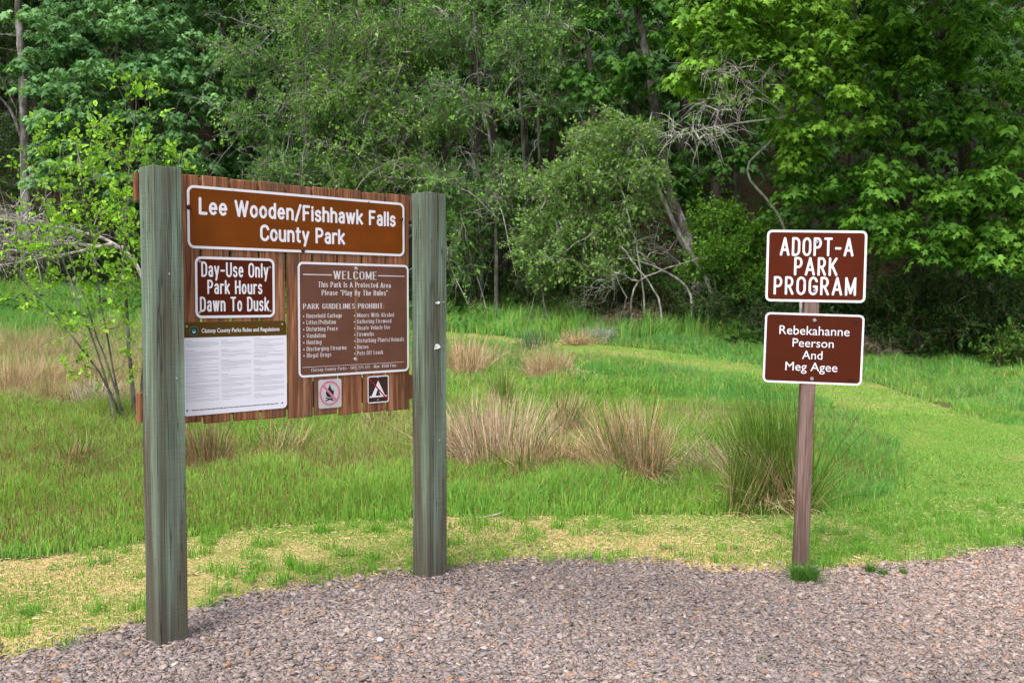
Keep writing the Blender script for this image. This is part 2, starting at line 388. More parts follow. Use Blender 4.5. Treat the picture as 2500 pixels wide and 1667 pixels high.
inner_px = [(0, 1300), (330, 1245), (600, 1212), (950, 1187), (1500, 1180), (1830, 1182), (2000, 1168), (2075, 1120), (2050, 1040), (1975, 970), (1880, 912), (1750, 872), (1600, 850), (1400, 822), (1200, 797), (1040, 780)]
outer_px = [(0, 1525), (330, 1450), (600, 1362), (950, 1322), (1500, 1290), (1830, 1314), (2100, 1290), (2352, 1246), None, None, (2352, 992), (2200, 945), (2000, 872), (1750, 838), (1400, 792), (1040, 761)]
inn = np.array([G(*p) for p in inner_px])[:, :2]
out = np.array([[8.0, 8.2] if (p is None and q == 8) else [8.6, 13.5] if p is None else G(*p)[:2] for q, p in enumerate(outer_px)])
inn = np.vstack([[-7.0, 6.6], inn, inn[-1]+[-3.5, 1.2]]); out = np.vstack([[-6.0, 3.0], out, out[-1]+[-3.5, 1.3]])
def resk(p, k): # subdivide every span equally so the two edges stay paired
    return np.array([p[i]*(1-j/k)+p[i+1]*j/k for i in range(len(p)-1) for j in range(k)]+[p[-1]])
def sm(p, n=3):
    p = p.copy()
    for _ in range(n): p[1:-1] = .25*p[:-2]+.5*p[1:-1]+.25*p[2:]
    return p
inn = sm(resk(inn, 8), 6); out = sm(resk(out, 8), 6)
out_s = out.copy(); nr = out[:, 1] < 7.6; LPOLY = [tuple(p) for p in out]+[tuple(p) for p in inn[::-1]]
t = np.linspace(0, 1, 16)[None, :, None]; out_s[:, 1] -= .35*sstep(8.2, 7.2, out[:, 1]); P2 = out_s[:, None]*(1-t)+inn[:, None]*t
V = np.concatenate([P2, terr(P2[..., 0], P2[..., 1])[..., None]-0.004], -1)
n0 = len(inn); i = (np.arange(n0-1)[:, None]*16+np.arange(15)[None]).ravel()
tag(npmesh('lawn_path', V.reshape(-1, 3), np.stack([i, i+1, i+17, i+16], 1), M_LAWN, smooth=True), kind='structure')

# gravel stones: uncountable, one object
rg = np.random.default_rng(11)
n = 430000
x = rg.uniform(-3.6, 5.2, n); y = rg.uniform(3.3, 7.4, n)
ok = inpoly(x, y-0.02+rg.normal(0, 0.07, n)+.07*pn(x, y, 4, 67)-(rg.random(n) < .06)*rg.uniform(0, .35, n), GPOLY) & (np.abs(x) < 0.5*y+0.9) & (rg.random(n) < np.where(y < 5.2, 0.95, 0.8))
x, y = x[ok], y[ok]; n = len(x)
s = np.exp(rg.normal(math.log(0.0061), 0.42, n)); s = np.minimum(s, 0.018)
cube = np.array([[-1, -1, -1], [1, -1, -1], [1, 1, -1], [-1, 1, -1], [-1, -1, 1], [1, -1, 1], [1, 1, 1], [-1, 1, 1]], float)
q = cube[None]*np.stack([s*rg.uniform(.8, 1.7, n), s*rg.uniform(.6, 1.1, n), s*rg.uniform(.22, .5, n)], 1)[:, None]
q *= rg.uniform(0.45, 1.15, (n, 8, 3))
def rotm(n, rg, tilt=0.5):
    a = rg.uniform(0, 2*np.pi, n); b = rg.normal(0, tilt, n); c = rg.normal(0, tilt, n)
    def R(ax, t):
        m = np.zeros((len(t), 3, 3)); i, j = [(1, 2), (0, 2), (0, 1)][ax]
        m[:, ax, ax] = 1; m[:, i, i] = np.cos(t); m[:, j, j] = np.cos(t); m[:, i, j] = -np.sin(t); m[:, j, i] = np.sin(t); return m
    return R(2, a) @ R(0, b) @ R(1, c)
q = np.einsum('nij,nkj->nki', rotm(n, rg, 0.26), q)
hp = sum(np.exp(-((x-px_)**2+(y-py_)**2)/.17**2) for px_, py_ in ((-1.62, 4.72), (-.47, 5.87), (1.72, 6.09)))
q += np.stack([x, y, 0.006+s*rg.uniform(0.05, 0.6, n)+.010*hp*rg.uniform(.2, 1, n)], 1)[:, None]
pal = 1.12*np.array([1, 1.04, 1.03])*np.array([[.245, .185, .172], [.20, .155, .148], [.29, .22, .20], [.14, .112, .108], [.33, .265, .245], [.29, .165, .11], [.19, .168, .17], [.42, .37, .34], [.32, .19, .10]])
ci = rg.choice(len(pal), n, p=[.28, .25, .17, .12, .05, .045, .075, .003, .007])
c = pal[ci]*rg.uniform(.86, 1.14, (n, 1))*(1+0.10*pn(x, y, 1.6, 3))[:, None]
big = sstep(0.3, 2.5, x-(6.6-y)*0.4); c = c*(1+big[:, None]*np.array([.34, .27, .20])); c = c*(1-.16*sstep(.3, .9, pn(x, y, .8, 68)))[:, None]
fb = np.array([[0, 3, 2, 1], [4, 5, 6, 7], [0, 1, 5, 4], [1, 2, 6, 5], [2, 3, 7, 6], [3, 0, 4, 7]])
tag(npmesh('gravel', q.reshape(-1, 3), (fb[None]+(np.arange(n)*8)[:, None, None]).reshape(-1, 4), M_STONE, np.repeat(c, 8, 0)), kind='stuff')

# ------------------------------------------------------------------ grass
def inlawn(x, y, rg):
    k = 0.05+0.018*np.clip(y-6, 0, 16)
    jx = x+k*(pn(x, y, 2.6, 61)+.5*pn(x, y, 8, 62))+rg.normal(0, 1, len(x))*k*.45; jy = y+k*1.3*(pn(x, y, 2.6, 63)+.5*pn(x, y, 8, 64))+rg.normal(0, 1, len(x))*k*.6
    return inpoly(jx, jy, LPOLY)
def blades(P, h, wd, lean, rg, curve=0.6, yaw=None):
    """curved tapering blades: 5 verts, 3 tris each"""
    n = len(P); a = rg.uniform(0, 2*np.pi, n) if yaw is None else yaw
    side = np.stack([np.cos(a), np.sin(a), 0*a], 1)*wd[:, None]*0.5
    L = np.concatenate([lean, np.zeros((n, 1))], 1)
    up = np.array([0, 0, 1.0])
    m1 = P+up*(h*0.55)[:, None]+L*(h*0.55*(1-curve)*0.7)[:, None]
    ll = np.linalg.norm(lean, axis=1)
    tip = P+up*(h*np.clip(1-0.35*ll**2, 0.15, 1))[:, None]+L*h[:, None]
    V = np.stack([P-side, P+side, m1-side*0.8, m1+side*0.8, tip], 1).reshape(-1, 3)
    f = np.array([[0, 1, 3], [0, 3, 2], [2, 3, 4]])
    return V, (f[None]+(np.arange(n)*5)[:, None, None]).reshape(-1, 3)
def scatter(n, x0, x1, y0, y1, rg, m=1.2):
    x = rg.uniform(x0, x1, n); y = rg.uniform(y0, y1, n)
    ok = np.abs(x) < 0.5*y+m
    return x[ok], y[ok]
def lawncol(x, y, rg, straw_bias=0.0):
    n = len(x)
    pth = np.maximum(sstep(1.6, 2.6, x), sstep(8.8, 9.6, y))[:, None]
    g = np.array([.235, .44, .060])*(1-pth)+np.array([.27, .47, .10])*pth; g2 = np.array([.16, .36, .06])*(1-pth)+np.array([.20, .40, .085])*pth; st = np.array([.68, .51, .29]); yl = np.array([.38, .47, .11])
    u = rg.random(n)[:, None]
    c = g*(1-u)+g2*u
    c = np.where((rg.random(n) < 0.14+.07*pth[:, 0])[:, None], yl, c)
    ps = straw_bias+(.12+straw_bias)*pn(x, y, 2.2, 9)+.10*np.clip(pn(x, y, .9, 10), 0, 1)
    c = np.where((rg.random(n) < ps)[:, None], st*rg.uniform(.75, 1.25, (n, 1)), c)
    return c*rg.uniform(.75, 1.25, (n, 1))

WORN = [(G(1040, 768), G(1190, 783), .9), (G(1360, 806), G(1470, 822), .45), (G(1470, 822), G(1590, 846), .40), (G(1960, 925), G(2010, 935), .30), (G(2130, 905), G(2200, 935), .25), (G(2200, 935), G(2330, 990), .25), (G(1890, 870), G(2040, 890), .2)]
rg = np.random.default_rng(21); Vs = []; Cs = []
# mown strip by the gravel (worn and strawy) and the mown path
for (n, x0, x1, y0, y1, hm, wd) in ((300000, -4.8, 6, 4.2, 9.2, 0.040, 0.0052), (260000, -2, 9, 8.0, 14, 0.045, 0.006), (150000, -4, 13, 13, 32, 0.055, 0.011)):
    x, y = scatter(n, x0, x1, y0, y1, rg)
    gj = rg.normal(0, .07, len(x))+.10*pn(x, y, 5, 66)
    ok = inlawn(x, y, rg) & (~inpoly(x, y+gj, GPOLY) | (rg.random(len(x)) < 0.012)); x, y = x[ok], y[ok]; n = len(x)
    strip = sstep(8.6, 7.2, y)*sstep(2.6, 1.0, x) if y0 < 8 else 0*x
    sb = 0.0+0.29*strip+0.25*sstep(0.25, 0.0, np.abs(y-(6.7))) * 0
    if y0 >= 13: sb = 0.02+0*x
    grow = np.clip(0.55+0.45*pn(x, y, 1.6, 4), .15, 1.3)*(1-0.25*strip)
    # sparse towards the gravel
    h = hm*rg.uniform(.5, 1.6, n)*grow
    c = lawncol(x, y, rg, sb)
    if y0 > 8:
        for (a_, b_, wd_) in WORN:
            t_ = np.clip(((x-a_[0])*(b_[0]-a_[0])+(y-a_[1])*(b_[1]-a_[1]))/((b_[0]-a_[0])**2+(b_[1]-a_[1])**2), 0, 1)
            dd = np.hypot(x-a_[0]-t_*(b_[0]-a_[0]), y-a_[1]-t_*(b_[1]-a_[1]))
            wn = rg.random(n) < 1.2*np.exp(-(dd/wd_)**2)
            c = np.where(wn[:, None], np.array([.66, .46, .27])*rg.uniform(.75, 1.15, (n, 1)), c)
    dry = c[:, 0] > c[:, 1]
    h = np.where(dry, h*0.45, h); lean = rg.normal(0, 0.55, (n, 2))*np.where(dry, 2.6, 1)[:, None]
    P = np.stack([x, y, terr(x, y)-0.004], 1)
    Vs.append(blades(P, h, np.full(n, wd)*rg.uniform(.7, 1.3, n), lean, rg)); Cs.append(np.repeat(c, 5, 0))
# taller green tufts in the worn strip
tx, ty = scatter(1500, -4.5, 5, 4.6, 8, rg); ok = inpoly(tx, ty, LPOLY); tx, ty = tx[ok], ty[ok]
ok = rg.random(len(tx)) < 0.4+0.5*pn(tx, ty, 2.0, 14); tx, ty = tx[ok], ty[ok]
m = 40; x = np.repeat(tx, m)+rg.normal(0, .035, len(tx)*m); y = np.repeat(ty, m)+rg.normal(0, .03, len(tx)*m); n = len(x)
P = np.stack([x, y, terr(x, y)-0.004], 1); h = rg.uniform(.03, .11, n)
c = np.array([.19, .40, .055])*rg.uniform(.7, 1.3, (n, 1))
Vs.append(blades(P, h, np.full(n, .005), rg.normal(0, .45, (n, 2)), rg)); Cs.append(np.repeat(c, 5, 0))
tx, ty = scatter(520, -4.6, 6, 4.6, 10, rg, .8); ok = inlawn(tx, ty, rg) & ~inpoly(tx, ty, GPOLY) & (rg.random(len(tx)) < .45+.5*pn(tx, ty, 1.7, 15)); tx, ty = tx[ok], ty[ok]
m = 16; a = rg.uniform(0, 2*np.pi, len(tx)*m); n = len(a); rr_ = rg.uniform(.0, .05, n); x = np.repeat(tx, m)+np.cos(a)*rr_; y = np.repeat(ty, m)+np.sin(a)*rr_
P = np.stack([x, y, terr(x, y)+rg.uniform(.006, .03, n)], 1); L_ = rg.uniform(.02, .042, n); D = np.stack([np.cos(a), np.sin(a), rg.uniform(-.1, .5, n)], 1)*L_[:, None]; S = np.stack([-np.sin(a), np.cos(a), 0*a], 1)*(L_*.30)[:, None]
V5 = np.stack([P, P, P+D*.5-S, P+D*.5+S, P+D], 1).reshape(-1, 3); f5 = np.array([[0, 2, 3], [2, 4, 3], [0, 2, 4]])[:2]
Vs.append((V5, (f5[None]+(np.arange(n)*5)[:, None, None]).reshape(-1, 3))); Cs.append(np.repeat(np.array([.10, .27, .05])*rg.uniform(.7, 1.4, (n, 1)), 5, 0))
V, F = cat(Vs); tag(npmesh('mown_grass', V, F, M_GRASS, np.concatenate(Cs)), kind='stuff')

# loose straw lying over the worn strip and the gravel margin
x, y = scatter(62000, -4.8, 4.5, 4.3, 8.2, rg)
d = np.interp(x, ge[:, 0], ge[:, 1])
ok = ((y > d-0.10) & inpoly(x, y, LPOLY) | (np.abs(y-d-0.02) < 0.07)) & (rg.random(len(x)) < 0.55+0.45*pn(x, y, 2.2, 9)+0.5*(np.abs(y-d) < 0.1)); x, y = x[ok], y[ok]; n = len(x)
a = rg.uniform(0, 2*np.pi, n); L = rg.uniform(.012, .045, n)
P = np.stack([x, y, terr(x, y)+rg.uniform(.004, .02, n)], 1); D = np.stack([np.cos(a), np.sin(a), rg.normal(0, .12, n)], 1)*L[:, None]; S = np.stack([-np.sin(a), np.cos(a), rg.normal(0, .5, n)], 1)*.0013
V = np.stack([P-S, P+S, P+D+S, P+D-S], 1).reshape(-1, 3); F = np.arange(n*4).reshape(-1, 4)
c = np.array([.68, .50, .29])*rg.uniform(.6, 1.2, (n, 1))
x, y = scatter(900, -3.4, 4.5, 4.0, 6.6, rg, .5); ok = inpoly(x, y, GPOLY); x, y = x[ok], y[ok]; n2 = len(x); a = rg.uniform(0, 2*np.pi, n2); L = rg.uniform(.015, .08, n2)*(1-.5*rg.random(n2))
P = np.stack([x, y, 0*x+rg.uniform(.014, .024, n2)], 1); D = np.stack([np.cos(a), np.sin(a), rg.normal(0, .1, n2)], 1)*L[:, None]; wS = np.where(rg.random(n2) < .3, .006, .0016)[:, None]; S = np.stack([-np.sin(a), np.cos(a), rg.normal(0, .3, n2)], 1)*wS
V = np.concatenate([V, np.stack([P-S*.4, P+S*.4, P+D*.6+S, P+D-S*.3], 1).reshape(-1, 3)]); F = np.arange(len(V)).reshape(-1, 4)
c = np.concatenate([c, np.array([.50, .36, .22])*rg.uniform(.35, 1.3, (n2, 1))])
tag(npmesh('straw', V, F, M_DRY, np.repeat(c, 4, 0)), kind='stuff')

# tall meadow
Vs = []; Cs = []
def meadow(n, x0, x1, y0, y1, h0, h1, wd, dryp, m=1.2, hfun=None):
    x, y = scatter(n, x0, x1, y0, y1, rg, m)
    ok = ~inlawn(x, y, rg) & ~inpoly(x, y, GPOLY); x, y = x[ok], y[ok]; n = len(x)
    pat = pn(x, y, 0.9, 31); fine = pn(x, y, 3.0, 32)
    far = sstep(24.5, 27, y-0.25*x*0)
    cg1 = np.array([.31, .50, .085]); cg2 = np.array([.18, .41, .07]); cb = np.array([.125, .36, .10]); cy = np.array([.40, .48, .09])
    u = np.clip(.5+.5*pat+rg.normal(0, .25, n), 0, 1)[:, None]
    c = cg1*u+cg2*(1-u)
    lush = np.maximum(sstep(15, 21, y+0.55*np.clip(x, 0, None)), sstep(1.2, 3.6, x))[:, None]*(.7+.3*pn(x, y, 1.8, 36)[:, None]); c = c*(1-.7*lush)+cb*.7*lush
    c = np.where((rg.random(n) < (.10+.16*sstep(8.2, 9.5, y))*(1-.7*lush[:, 0]))[:, None], cy, c)
    if callable(dryp): pd = dryp(x, y, pat, fine)
    else: pd = dryp+0*x
    pd = pd*(1-.8*sstep(2.0, 4.0, x)); dry = rg.random(n) < pd
    cd = np.array([.56, .43, .27])*rg.uniform(.65, 1.2, (n, 1))*np.where(rg.random(n) < .3, .8, 1)[:, None]
    c = np.where(dry[:, None], cd, c)*rg.uniform(.75, 1.25, (n, 1))
    h = rg.uniform(h0, h1, n)*(0.8+.35*fine+.15*pat); h = np.clip(h, .05, None)
    edge = sstep(0.0, 0.7, y-7.3); h = np.where(y < 8.2, h*(.45+.55*edge), h)
    h = h*(1+.25*pn(x, y, 6.0, 35)); h = np.where(dry, h*1.1, h)
    if hfun: h = h*hfun(x, y)
    e_ = .10+.022*np.clip(y-6, 0, 16)   # shorter, trodden blades along every mown edge
    near = sum(inpoly(x+dx*e_*q_, y+dy*e_*q_*1.3, LPOLY).astype(float) for dx, dy in ((1, 0), (-1, 0), (0, 1), (0, -1)) for q_ in (1., 2.2))
    h = h*(1-.095*np.minimum(near, 6))
    P = np.stack([x, y, terr(x, y)-.005], 1)
    lean = rg.normal(0, .28, (n, 2))*(1+1.2*(rg.random(n) < .15))[:, None]+0.16*np.stack([pn(x, y, 1.3, 41), pn(x, y, 1.3, 42)], 1)
    Vs.append(blades(P, h, wd*rg.uniform(.6, 1.3, n)*np.where(dry, .7, 1), lean, rg)); Cs.append(np.repeat(c, 5, 0))
    k = (rg.random(n) < .06+.10*sstep(0, -2.5, x)) & (y < 14)   # flowering stalks with brown heads
    Pk = P[k]; hk = h[k]*rg.uniform(1.15, 1.5, k.sum()); nk = len(Pk)
    Vs.append(blades(Pk, hk, np.full(nk, .0022), rg.normal(0, .18, (nk, 2)), rg)); Cs.append(np.repeat(np.array([.27, .27, .10])*np.ones((nk, 1)), 5, 0))
    lk = rg.normal(0, .1, (nk, 2)); Ph = Pk.copy(); Ph[:, 2] += hk*.86
    Vs.append(blades(Ph, rg.uniform(.03, .06, nk), np.full(nk, .006), lk, rg)); Cs.append(np.repeat(np.array([.24, .14, .07])*rg.uniform(.7, 1.3, (nk, 1)), 5, 0))
drynear = lambda x, y, p, f: np.clip(.02+.12*sstep(8.4, 9.8, y)+.30*sstep(8.8, 9.8, y)*p+.04*sstep(-1, -3, x), 0, .8)
def drymid(x, y, p, f):
    left = sstep(-1.0, -3.5, x+0.12*(y-12))*sstep(13.0, 15, y)*sstep(25, 22, y)
    return np.clip(.16+.24*p+.60*left, 0, .85)
hmid = lambda x, y: 1-.55*sstep(-2.5, .5, x)*sstep(11, 13, y)
hpath = lambda x, y: 1-.56*sstep(-5.5, -1.5, x)*sstep(27, 24.5, y)
meadow(170000, -6.5, 4.2, 6.2, 10.5, .15, .32, .0078, drynear)
meadow(150000, -9.5, 8, 10.5, 16, .20, .40, .011, drymid, hfun=hmid)
meadow(130000, -14, 13, 16, 25, .35, .60, .016, drymid, hfun=hpath)
meadow(110000, -19, 17, 25, 35, .45, .72, .024, lambda x, y, p, f: np.clip(.03+.05*p, 0, 1))
V, F = cat(Vs); tag(npmesh('meadow_grass', V, F, M_GRASS, np.concatenate(Cs)), kind='stuff')
# ------------------------------------------------------------------ lettering
def L(*a): return [(a[i], a[i+1]) for i in range(0, len(a), 2)]
def A(cx, cy, rx, ry, a0, a1, n=9): return [(cx+rx*math.cos(math.radians(a0+(a1-a0)*i/n)), cy+ry*math.sin(math.radians(a0+(a1-a0)*i/n))) for i in range(n+1)]
GL = {}   # glyph: width, strokes (cap height 1)
def gl(ch, w, *st): GL[ch] = (w, st)
X = 0.72
gl(' ', .17); gl('A', .62, L(0, 0, .31, 1), L(.31, 1, .62, 0), L(.12, .3, .5, .3))
gl('B', .48, L(0, 0, 0, 1), L(0, 1, .24, 1)+A(.24, .77, .2, .23, 90, -90)+L(0, .54), L(0, .54, .26, .54)+A(.26, .27, .22, .27, 90, -90)+L(0, 0))
gl('C', .5, A(.27, .72, .26, .28, 12, 180)+A(.27, .28, .26, .28, 180, 348))
gl('D', .5, L(0, 0, 0, 1), L(0, 1, .22, 1)+A(.22, .7, .28, .3, 90, 0)+A(.22, .3, .28, .3, 0, -90)+L(0, 0))
gl('E', .42, L(0, 0, 0, 1), L(0, 1, .42, 1), L(0, .53, .34, .53), L(0, 0, .42, 0))
gl('F', .42, L(0, 0, 0, 1), L(0, 1, .42, 1), L(0, .53, .34, .53))
gl('G', .52, A(.27, .72, .26, .28, 14, 180)+A(.27, .28, .26, .28, 180, 360), L(.53, .28, .53, .46), L(.32, .46, .53, .46))
gl('H', .5, L(0, 0, 0, 1), L(.5, 0, .5, 1), L(0, .52, .5, .52)); gl('I', .02, L(.01, 0, .01, 1))
gl('K', .52, L(0, 0, 0, 1), L(.5, 1, 0, .38), L(.17, .58, .52, 0)); gl('L', .42, L(0, 0, 0, 1), L(0, 0, .42, 0))
gl('M', .66, L(0, 0, 0, 1), L(0, 1, .33, .1), L(.33, .1, .66, 1), L(.66, 1, .66, 0)); gl('N', .52, L(0, 0, 0, 1), L(0, 1, .52, 0), L(.52, 0, .52, 1))
gl('O', .54, A(.27, .7, .27, .3, 0, 180)+A(.27, .3, .27, .3, 180, 360)+L(.54, .7)); gl('P', .48, L(0, 0, 0, 1), L(0, 1, .24, 1)+A(.24, .73, .24, .27, 90, -90)+L(0, .46))
gl('R', .5, L(0, 0, 0, 1), L(0, 1, .24, 1)+A(.24, .74, .22, .26, 90, -90)+L(0, .48), L(.22, .48, .5, 0))
gl('S', .46, A(.23, .76, .22, .24, 18, 230)+A(.23, .26, .23, .26, 62, -165)); gl('T', .52, L(.26, 0, .26, 1), L(0, 1, .52, 1))
gl('U', .52, L(0, 1, 0, .28)+A(.26, .28, .26, .28, 180, 360)+L(.52, 1)); gl('V', .58, L(0, 1, .29, 0), L(.29, 0, .58, 1))
gl('W', .84, L(0, 1, .21, 0), L(.21, 0, .42, 1), L(.42, 1, .63, 0), L(.63, 0, .84, 1)); gl('Y', .56, L(0, 1, .28, .45), L(.56, 1, .28, .45), L(.28, .45, .28, 0))
gl('a', .38, A(.2, .52, .17, .2, 155, 20)+L(.37, .5, .37, 0), L(.37, .42, .2, .4)+A(.18, .2, .17, .2, 95, 270)+A(.18, .2, .19, .2, 270, 340))
gl('b', .42, L(0, 0, 0, 1), A(.2, .36, .22, .36, 170, -170)); gl('c', .38, A(.2, .36, .2, .36, 45, 315)); gl('d', .42, L(.41, 0, .41, 1), A(.21, .36, .21, .36, 10, 350))
gl('e', .42, L(0, .37, .41, .37), A(.21, .36, .21, .36, 2, 315)); gl('f', .28, L(.1, 0, .1, .78)+A(.26, .8, .16, .19, 180, 70), L(0, X, .26, X))
gl('g', .42, A(.2, .38, .2, .33, 10, 350), L(.41, X, .41, -.08)+A(.21, -.08, .2, .2, 0, -150)); gl('h', .4, L(0, 0, 0, 1), L(0, .48)+A(.2, .5, .2, .21, 165, 0)+L(.4, 0))
gl('i', .02, L(.01, 0, .01, X), L(.01, .93, .01, .97)); gl('k', .42, L(0, 0, 0, 1), L(.4, X, 0, .26), L(.14, .4, .42, 0)); gl('l', .02, L(.01, 0, .01, 1))
gl('m', .66, L(0, 0, 0, X), A(.165, .5, .165, .21, 165, 0)+L(.33, 0), A(.495, .5, .165, .21, 165, 0)+L(.66, 0)); gl('n', .4, L(0, 0, 0, X), A(.2, .5, .2, .21, 165, 0)+L(.4, 0))
gl('o', .42, A(.21, .36, .21, .36, 0, 360, 16)); gl('p', .42, L(0, X, 0, -.28), A(.2, .36, .22, .36, 170, -170)); gl('r', .26, L(0, 0, 0, X), A(.2, .48, .2, .23, 165, 60))
gl('s', .36, A(.18, .54, .17, .18, 20, 225)+A(.18, .19, .18, .19, 60, -160)); gl('t', .26, L(.1, .95, .1, .16)+A(.23, .16, .13, .16, 180, 280), L(0, X, .25, X))
gl('u', .4, L(0, X, 0, .22)+A(.2, .22, .2, .22, 180, 345), L(.4, X, .4, 0)); gl('v', .4, L(0, X, .2, 0), L(.2, 0, .4, X)); gl('w', .62, L(0, X, .155, 0), L(.155, 0, .31, X), L(.31, X, .465, 0), L(.465, 0, .62, X))
gl('x', .4, L(0, X, .4, 0), L(0, 0, .4, X)); gl('y', .42, L(0, X, .21, .03), L(.42, X, .13, -.28))
gl('-', .36, L(0, .42, .36, .42)); gl('/', .36, L(0, -.08, .36, 1.05)); gl(':', .03, L(.01, .05, .01, .08), L(.01, .52, .01, .55)); gl('.', .03, L(.01, .03, .01, .06))
gl('“', .16, L(.02, .82, .06, 1), L(.13, .82, .17, 1)); gl('”', .16, L(.0, .82, .04, 1), L(.11, .82, .15, 1)); gl('•', .1, A(.05, .4, .05, .06, 0, 360, 8))
gl('2', .44, A(.22, .75, .21, .25, 165, -25)+L(0, 0), L(0, 0, .44, 0)); gl('7', .42, L(0, 1, .42, 1), L(.42, 1, .14, 0)); gl('0', .44, A(.22, .5, .22, .5, 0, 360, 16))
gl('5', .44, L(.40, 1, .06, 1), L(.06, 1, .03, .56), L(.03, .56)+A(.21, .32, .22, .32, 125, -150)); gl('3', .42, A(.2, .77, .19, .23, 150, -80), A(.2, .27, .22, .27, 85, -155)); gl('$', .44, A(.22, .72, .2, .22, 18, 230)+A(.22, .27, .21, .24, 62, -165), L(.22, 1.06, .22, -.07))
def layout(txt, sp): # -> list of (glyph, x), total width
    x = 0; o = []
    for ch in txt:
        wd, st = GL[ch]; o.append((st, x)); x += wd+sp
    return o, x-sp
def letters(acc, txt, x0, x1, zb, cap, rx, rz=None, serif=False, y0=0.0, sp=.22):
    """stroke lettering between x0..x1 on baseline zb; pen half-widths rx, rz in metres (elliptical pen when serif)"""
    rz = rz or rx; o, wd = layout(txt, sp); sx = (x1-x0-2*rx)/wd
    V, F = acc; lay = [0]
    def pen(nx, nz):
        k = math.sqrt((rx*nx)**2+(rz*nz)**2) or 1; return rx*rx*nx/k, rz*rz*nz/k
    def add(poly_l, poly_r, c0, c1):
        y = y0-0.00002*(lay[0] % 9); lay[0] += 1
        b = len(V); n = len(poly_l)
        for p in poly_l+poly_r: V.append((p[0], y, p[1]))
        for i in range(n-1): F.append((b+i, b+n+i, b+n+i+1, b+i+1))
        for cap_pts, e in ((c0, 0), (c1, 1)):
            if not cap_pts: continue
            bb = len(V)
            for p in cap_pts: V.append((p[0], y, p[1]))
            ids = ([b]+list(range(bb, len(V)))+[b+n]) if e == 0 else ([b+2*n-1]+list(range(bb, len(V)))+[b+n-1])
            F.append(tuple(ids))
    for st, gx_ in o:
        for s in st:
            pts = [(x0+rx+(gx_+p[0])*sx, zb+p[1]*cap) for p in s]
            raw = list(s)
            q = [pts[0]]; rw = [raw[0]]
            for a, r_ in zip(pts[1:], raw[1:]):
                if math.hypot(a[0]-q[-1][0], a[1]-q[-1][1]) > 1e-5: q.append(a); rw.append(r_)
            # split at sharp corners
            cut = [0]
            for i in range(1, len(q)-1):
                d1 = (q[i][0]-q[i-1][0], q[i][1]-q[i-1][1]); d2 = (q[i+1][0]-q[i][0], q[i+1][1]-q[i][1])
                c = (d1[0]*d2[0]+d1[1]*d2[1])/(math.hypot(*d1)*math.hypot(*d2)+1e-12)
                if c < 0.45: cut.append(i)
            cut.append(len(q)-1)
            for i0, i1 in zip(cut[:-1], cut[1:]):
                seg = q[i0:i1+1]
                if len(seg) < 2: continue
                l, r = [], []; ds = []
                for i in range(len(seg)):
                    a = seg[max(i-1, 0)]; b = seg[min(i+1, len(seg)-1)]
                    dx, dz = b[0]-a[0], b[1]-a[1]; k = math.hypot(dx, dz) or 1; nx_, nz_ = -dz/k, dx/k
                    ox, oz = pen(nx_, nz_); l.append((seg[i][0]+ox, seg[i][1]+oz)); r.append((seg[i][0]-ox, seg[i][1]-oz)); ds.append(math.atan2(dz, dx))
                caps = []
                for e in (0, 1):
                    p = seg[0] if e == 0 else seg[-1]; a = ds[0] if e == 0 else ds[-1]
                    # semicircle from left normal over the back (start) / right over the front (end)
                    ang = [a+math.pi/2+t*math.pi for t in (.25, .5, .75)] if e == 0 else [a-math.pi/2+t*math.pi for t in (.25, .5, .75)]
                    if serif: caps.append([(p[0]+pen(math.cos(t), math.sin(t))[0], p[1]+pen(math.cos(t), math.sin(t))[1]) for t in ang])
                    else:   # nearly square-cut ends
                        sg = -1 if e == 0 else 1; tx_, tz_ = sg*math.cos(a)*rx*.8, sg*math.sin(a)*rx*.8; qa, qb = (l[0], r[0]) if e == 0 else (r[-1], l[-1])
                        caps.append([(qa[0]*.9+qb[0]*.1+tx_, qa[1]*.9+qb[1]*.1+tz_), (qb[0]*.9+qa[0]*.1+tx_, qb[1]*.9+qa[1]*.1+tz_)])
                add(l, r, caps[0], caps[1])
                if serif:
                    for e, idx in ((0, i0), (1, i1)):
                        gy_ = rw[idx][1]; a = ds[0] if e == 0 else ds[-1]
                        if abs(math.sin(a)) > .75 and any(abs(gy_-t) < 1e-3 for t in (0, 1, X, -.28)):
                            p = seg[0] if e == 0 else seg[-1]; hl = rx+.04*cap; th = rz*.9
                            add([(p[0]-hl, p[1]+th), (p[0]+hl, p[1]+th)], [(p[0]-hl, p[1]-th), (p[0]+hl, p[1]-th)], None, None)
def letter_obj(acc, mat, parent, name='lettering'): return pymesh(name, acc[0], acc[1], mat, parent)
def bftext(lines, mat, parent, name='lettering', y=-0.004):
    """built-in font; lines: (text, x0, x1, z baseline, cap height, embolden)"""
    Vv, Ff = [], []
    def shape(t, off):
        cu = bpy.data.curves.new('t', 'FONT'); cu.body = t; cu.offset = off; cu.resolution_u = 3; cu.size = 1
        ob = bpy.data.objects.new('t', cu); me = bpy.data.meshes.new_from_object(ob)
        v = [tuple(q.co) for q in me.vertices]; f = [tuple(p.vertices) for p in me.polygons]
        bpy.data.objects.remove(ob); bpy.data.curves.remove(cu); bpy.data.meshes.remove(me); return v, f
    hc = max(q[1] for q in shape('H', 0)[0])
    for t, x0, x1, zb, cap, off in lines:
        v, f = shape(t, off); mn = min(q[0] for q in v); mx = max(q[0] for q in v)
        b = len(Vv); s = (x1-x0)/(mx-mn)
        Vv += [(x0+(q[0]-mn)*s, y, zb+q[1]*cap/hc) for q in v]; Ff += [tuple(b+i for i in p) for p in f]
    return pymesh(name, Vv, Ff, mat, parent)
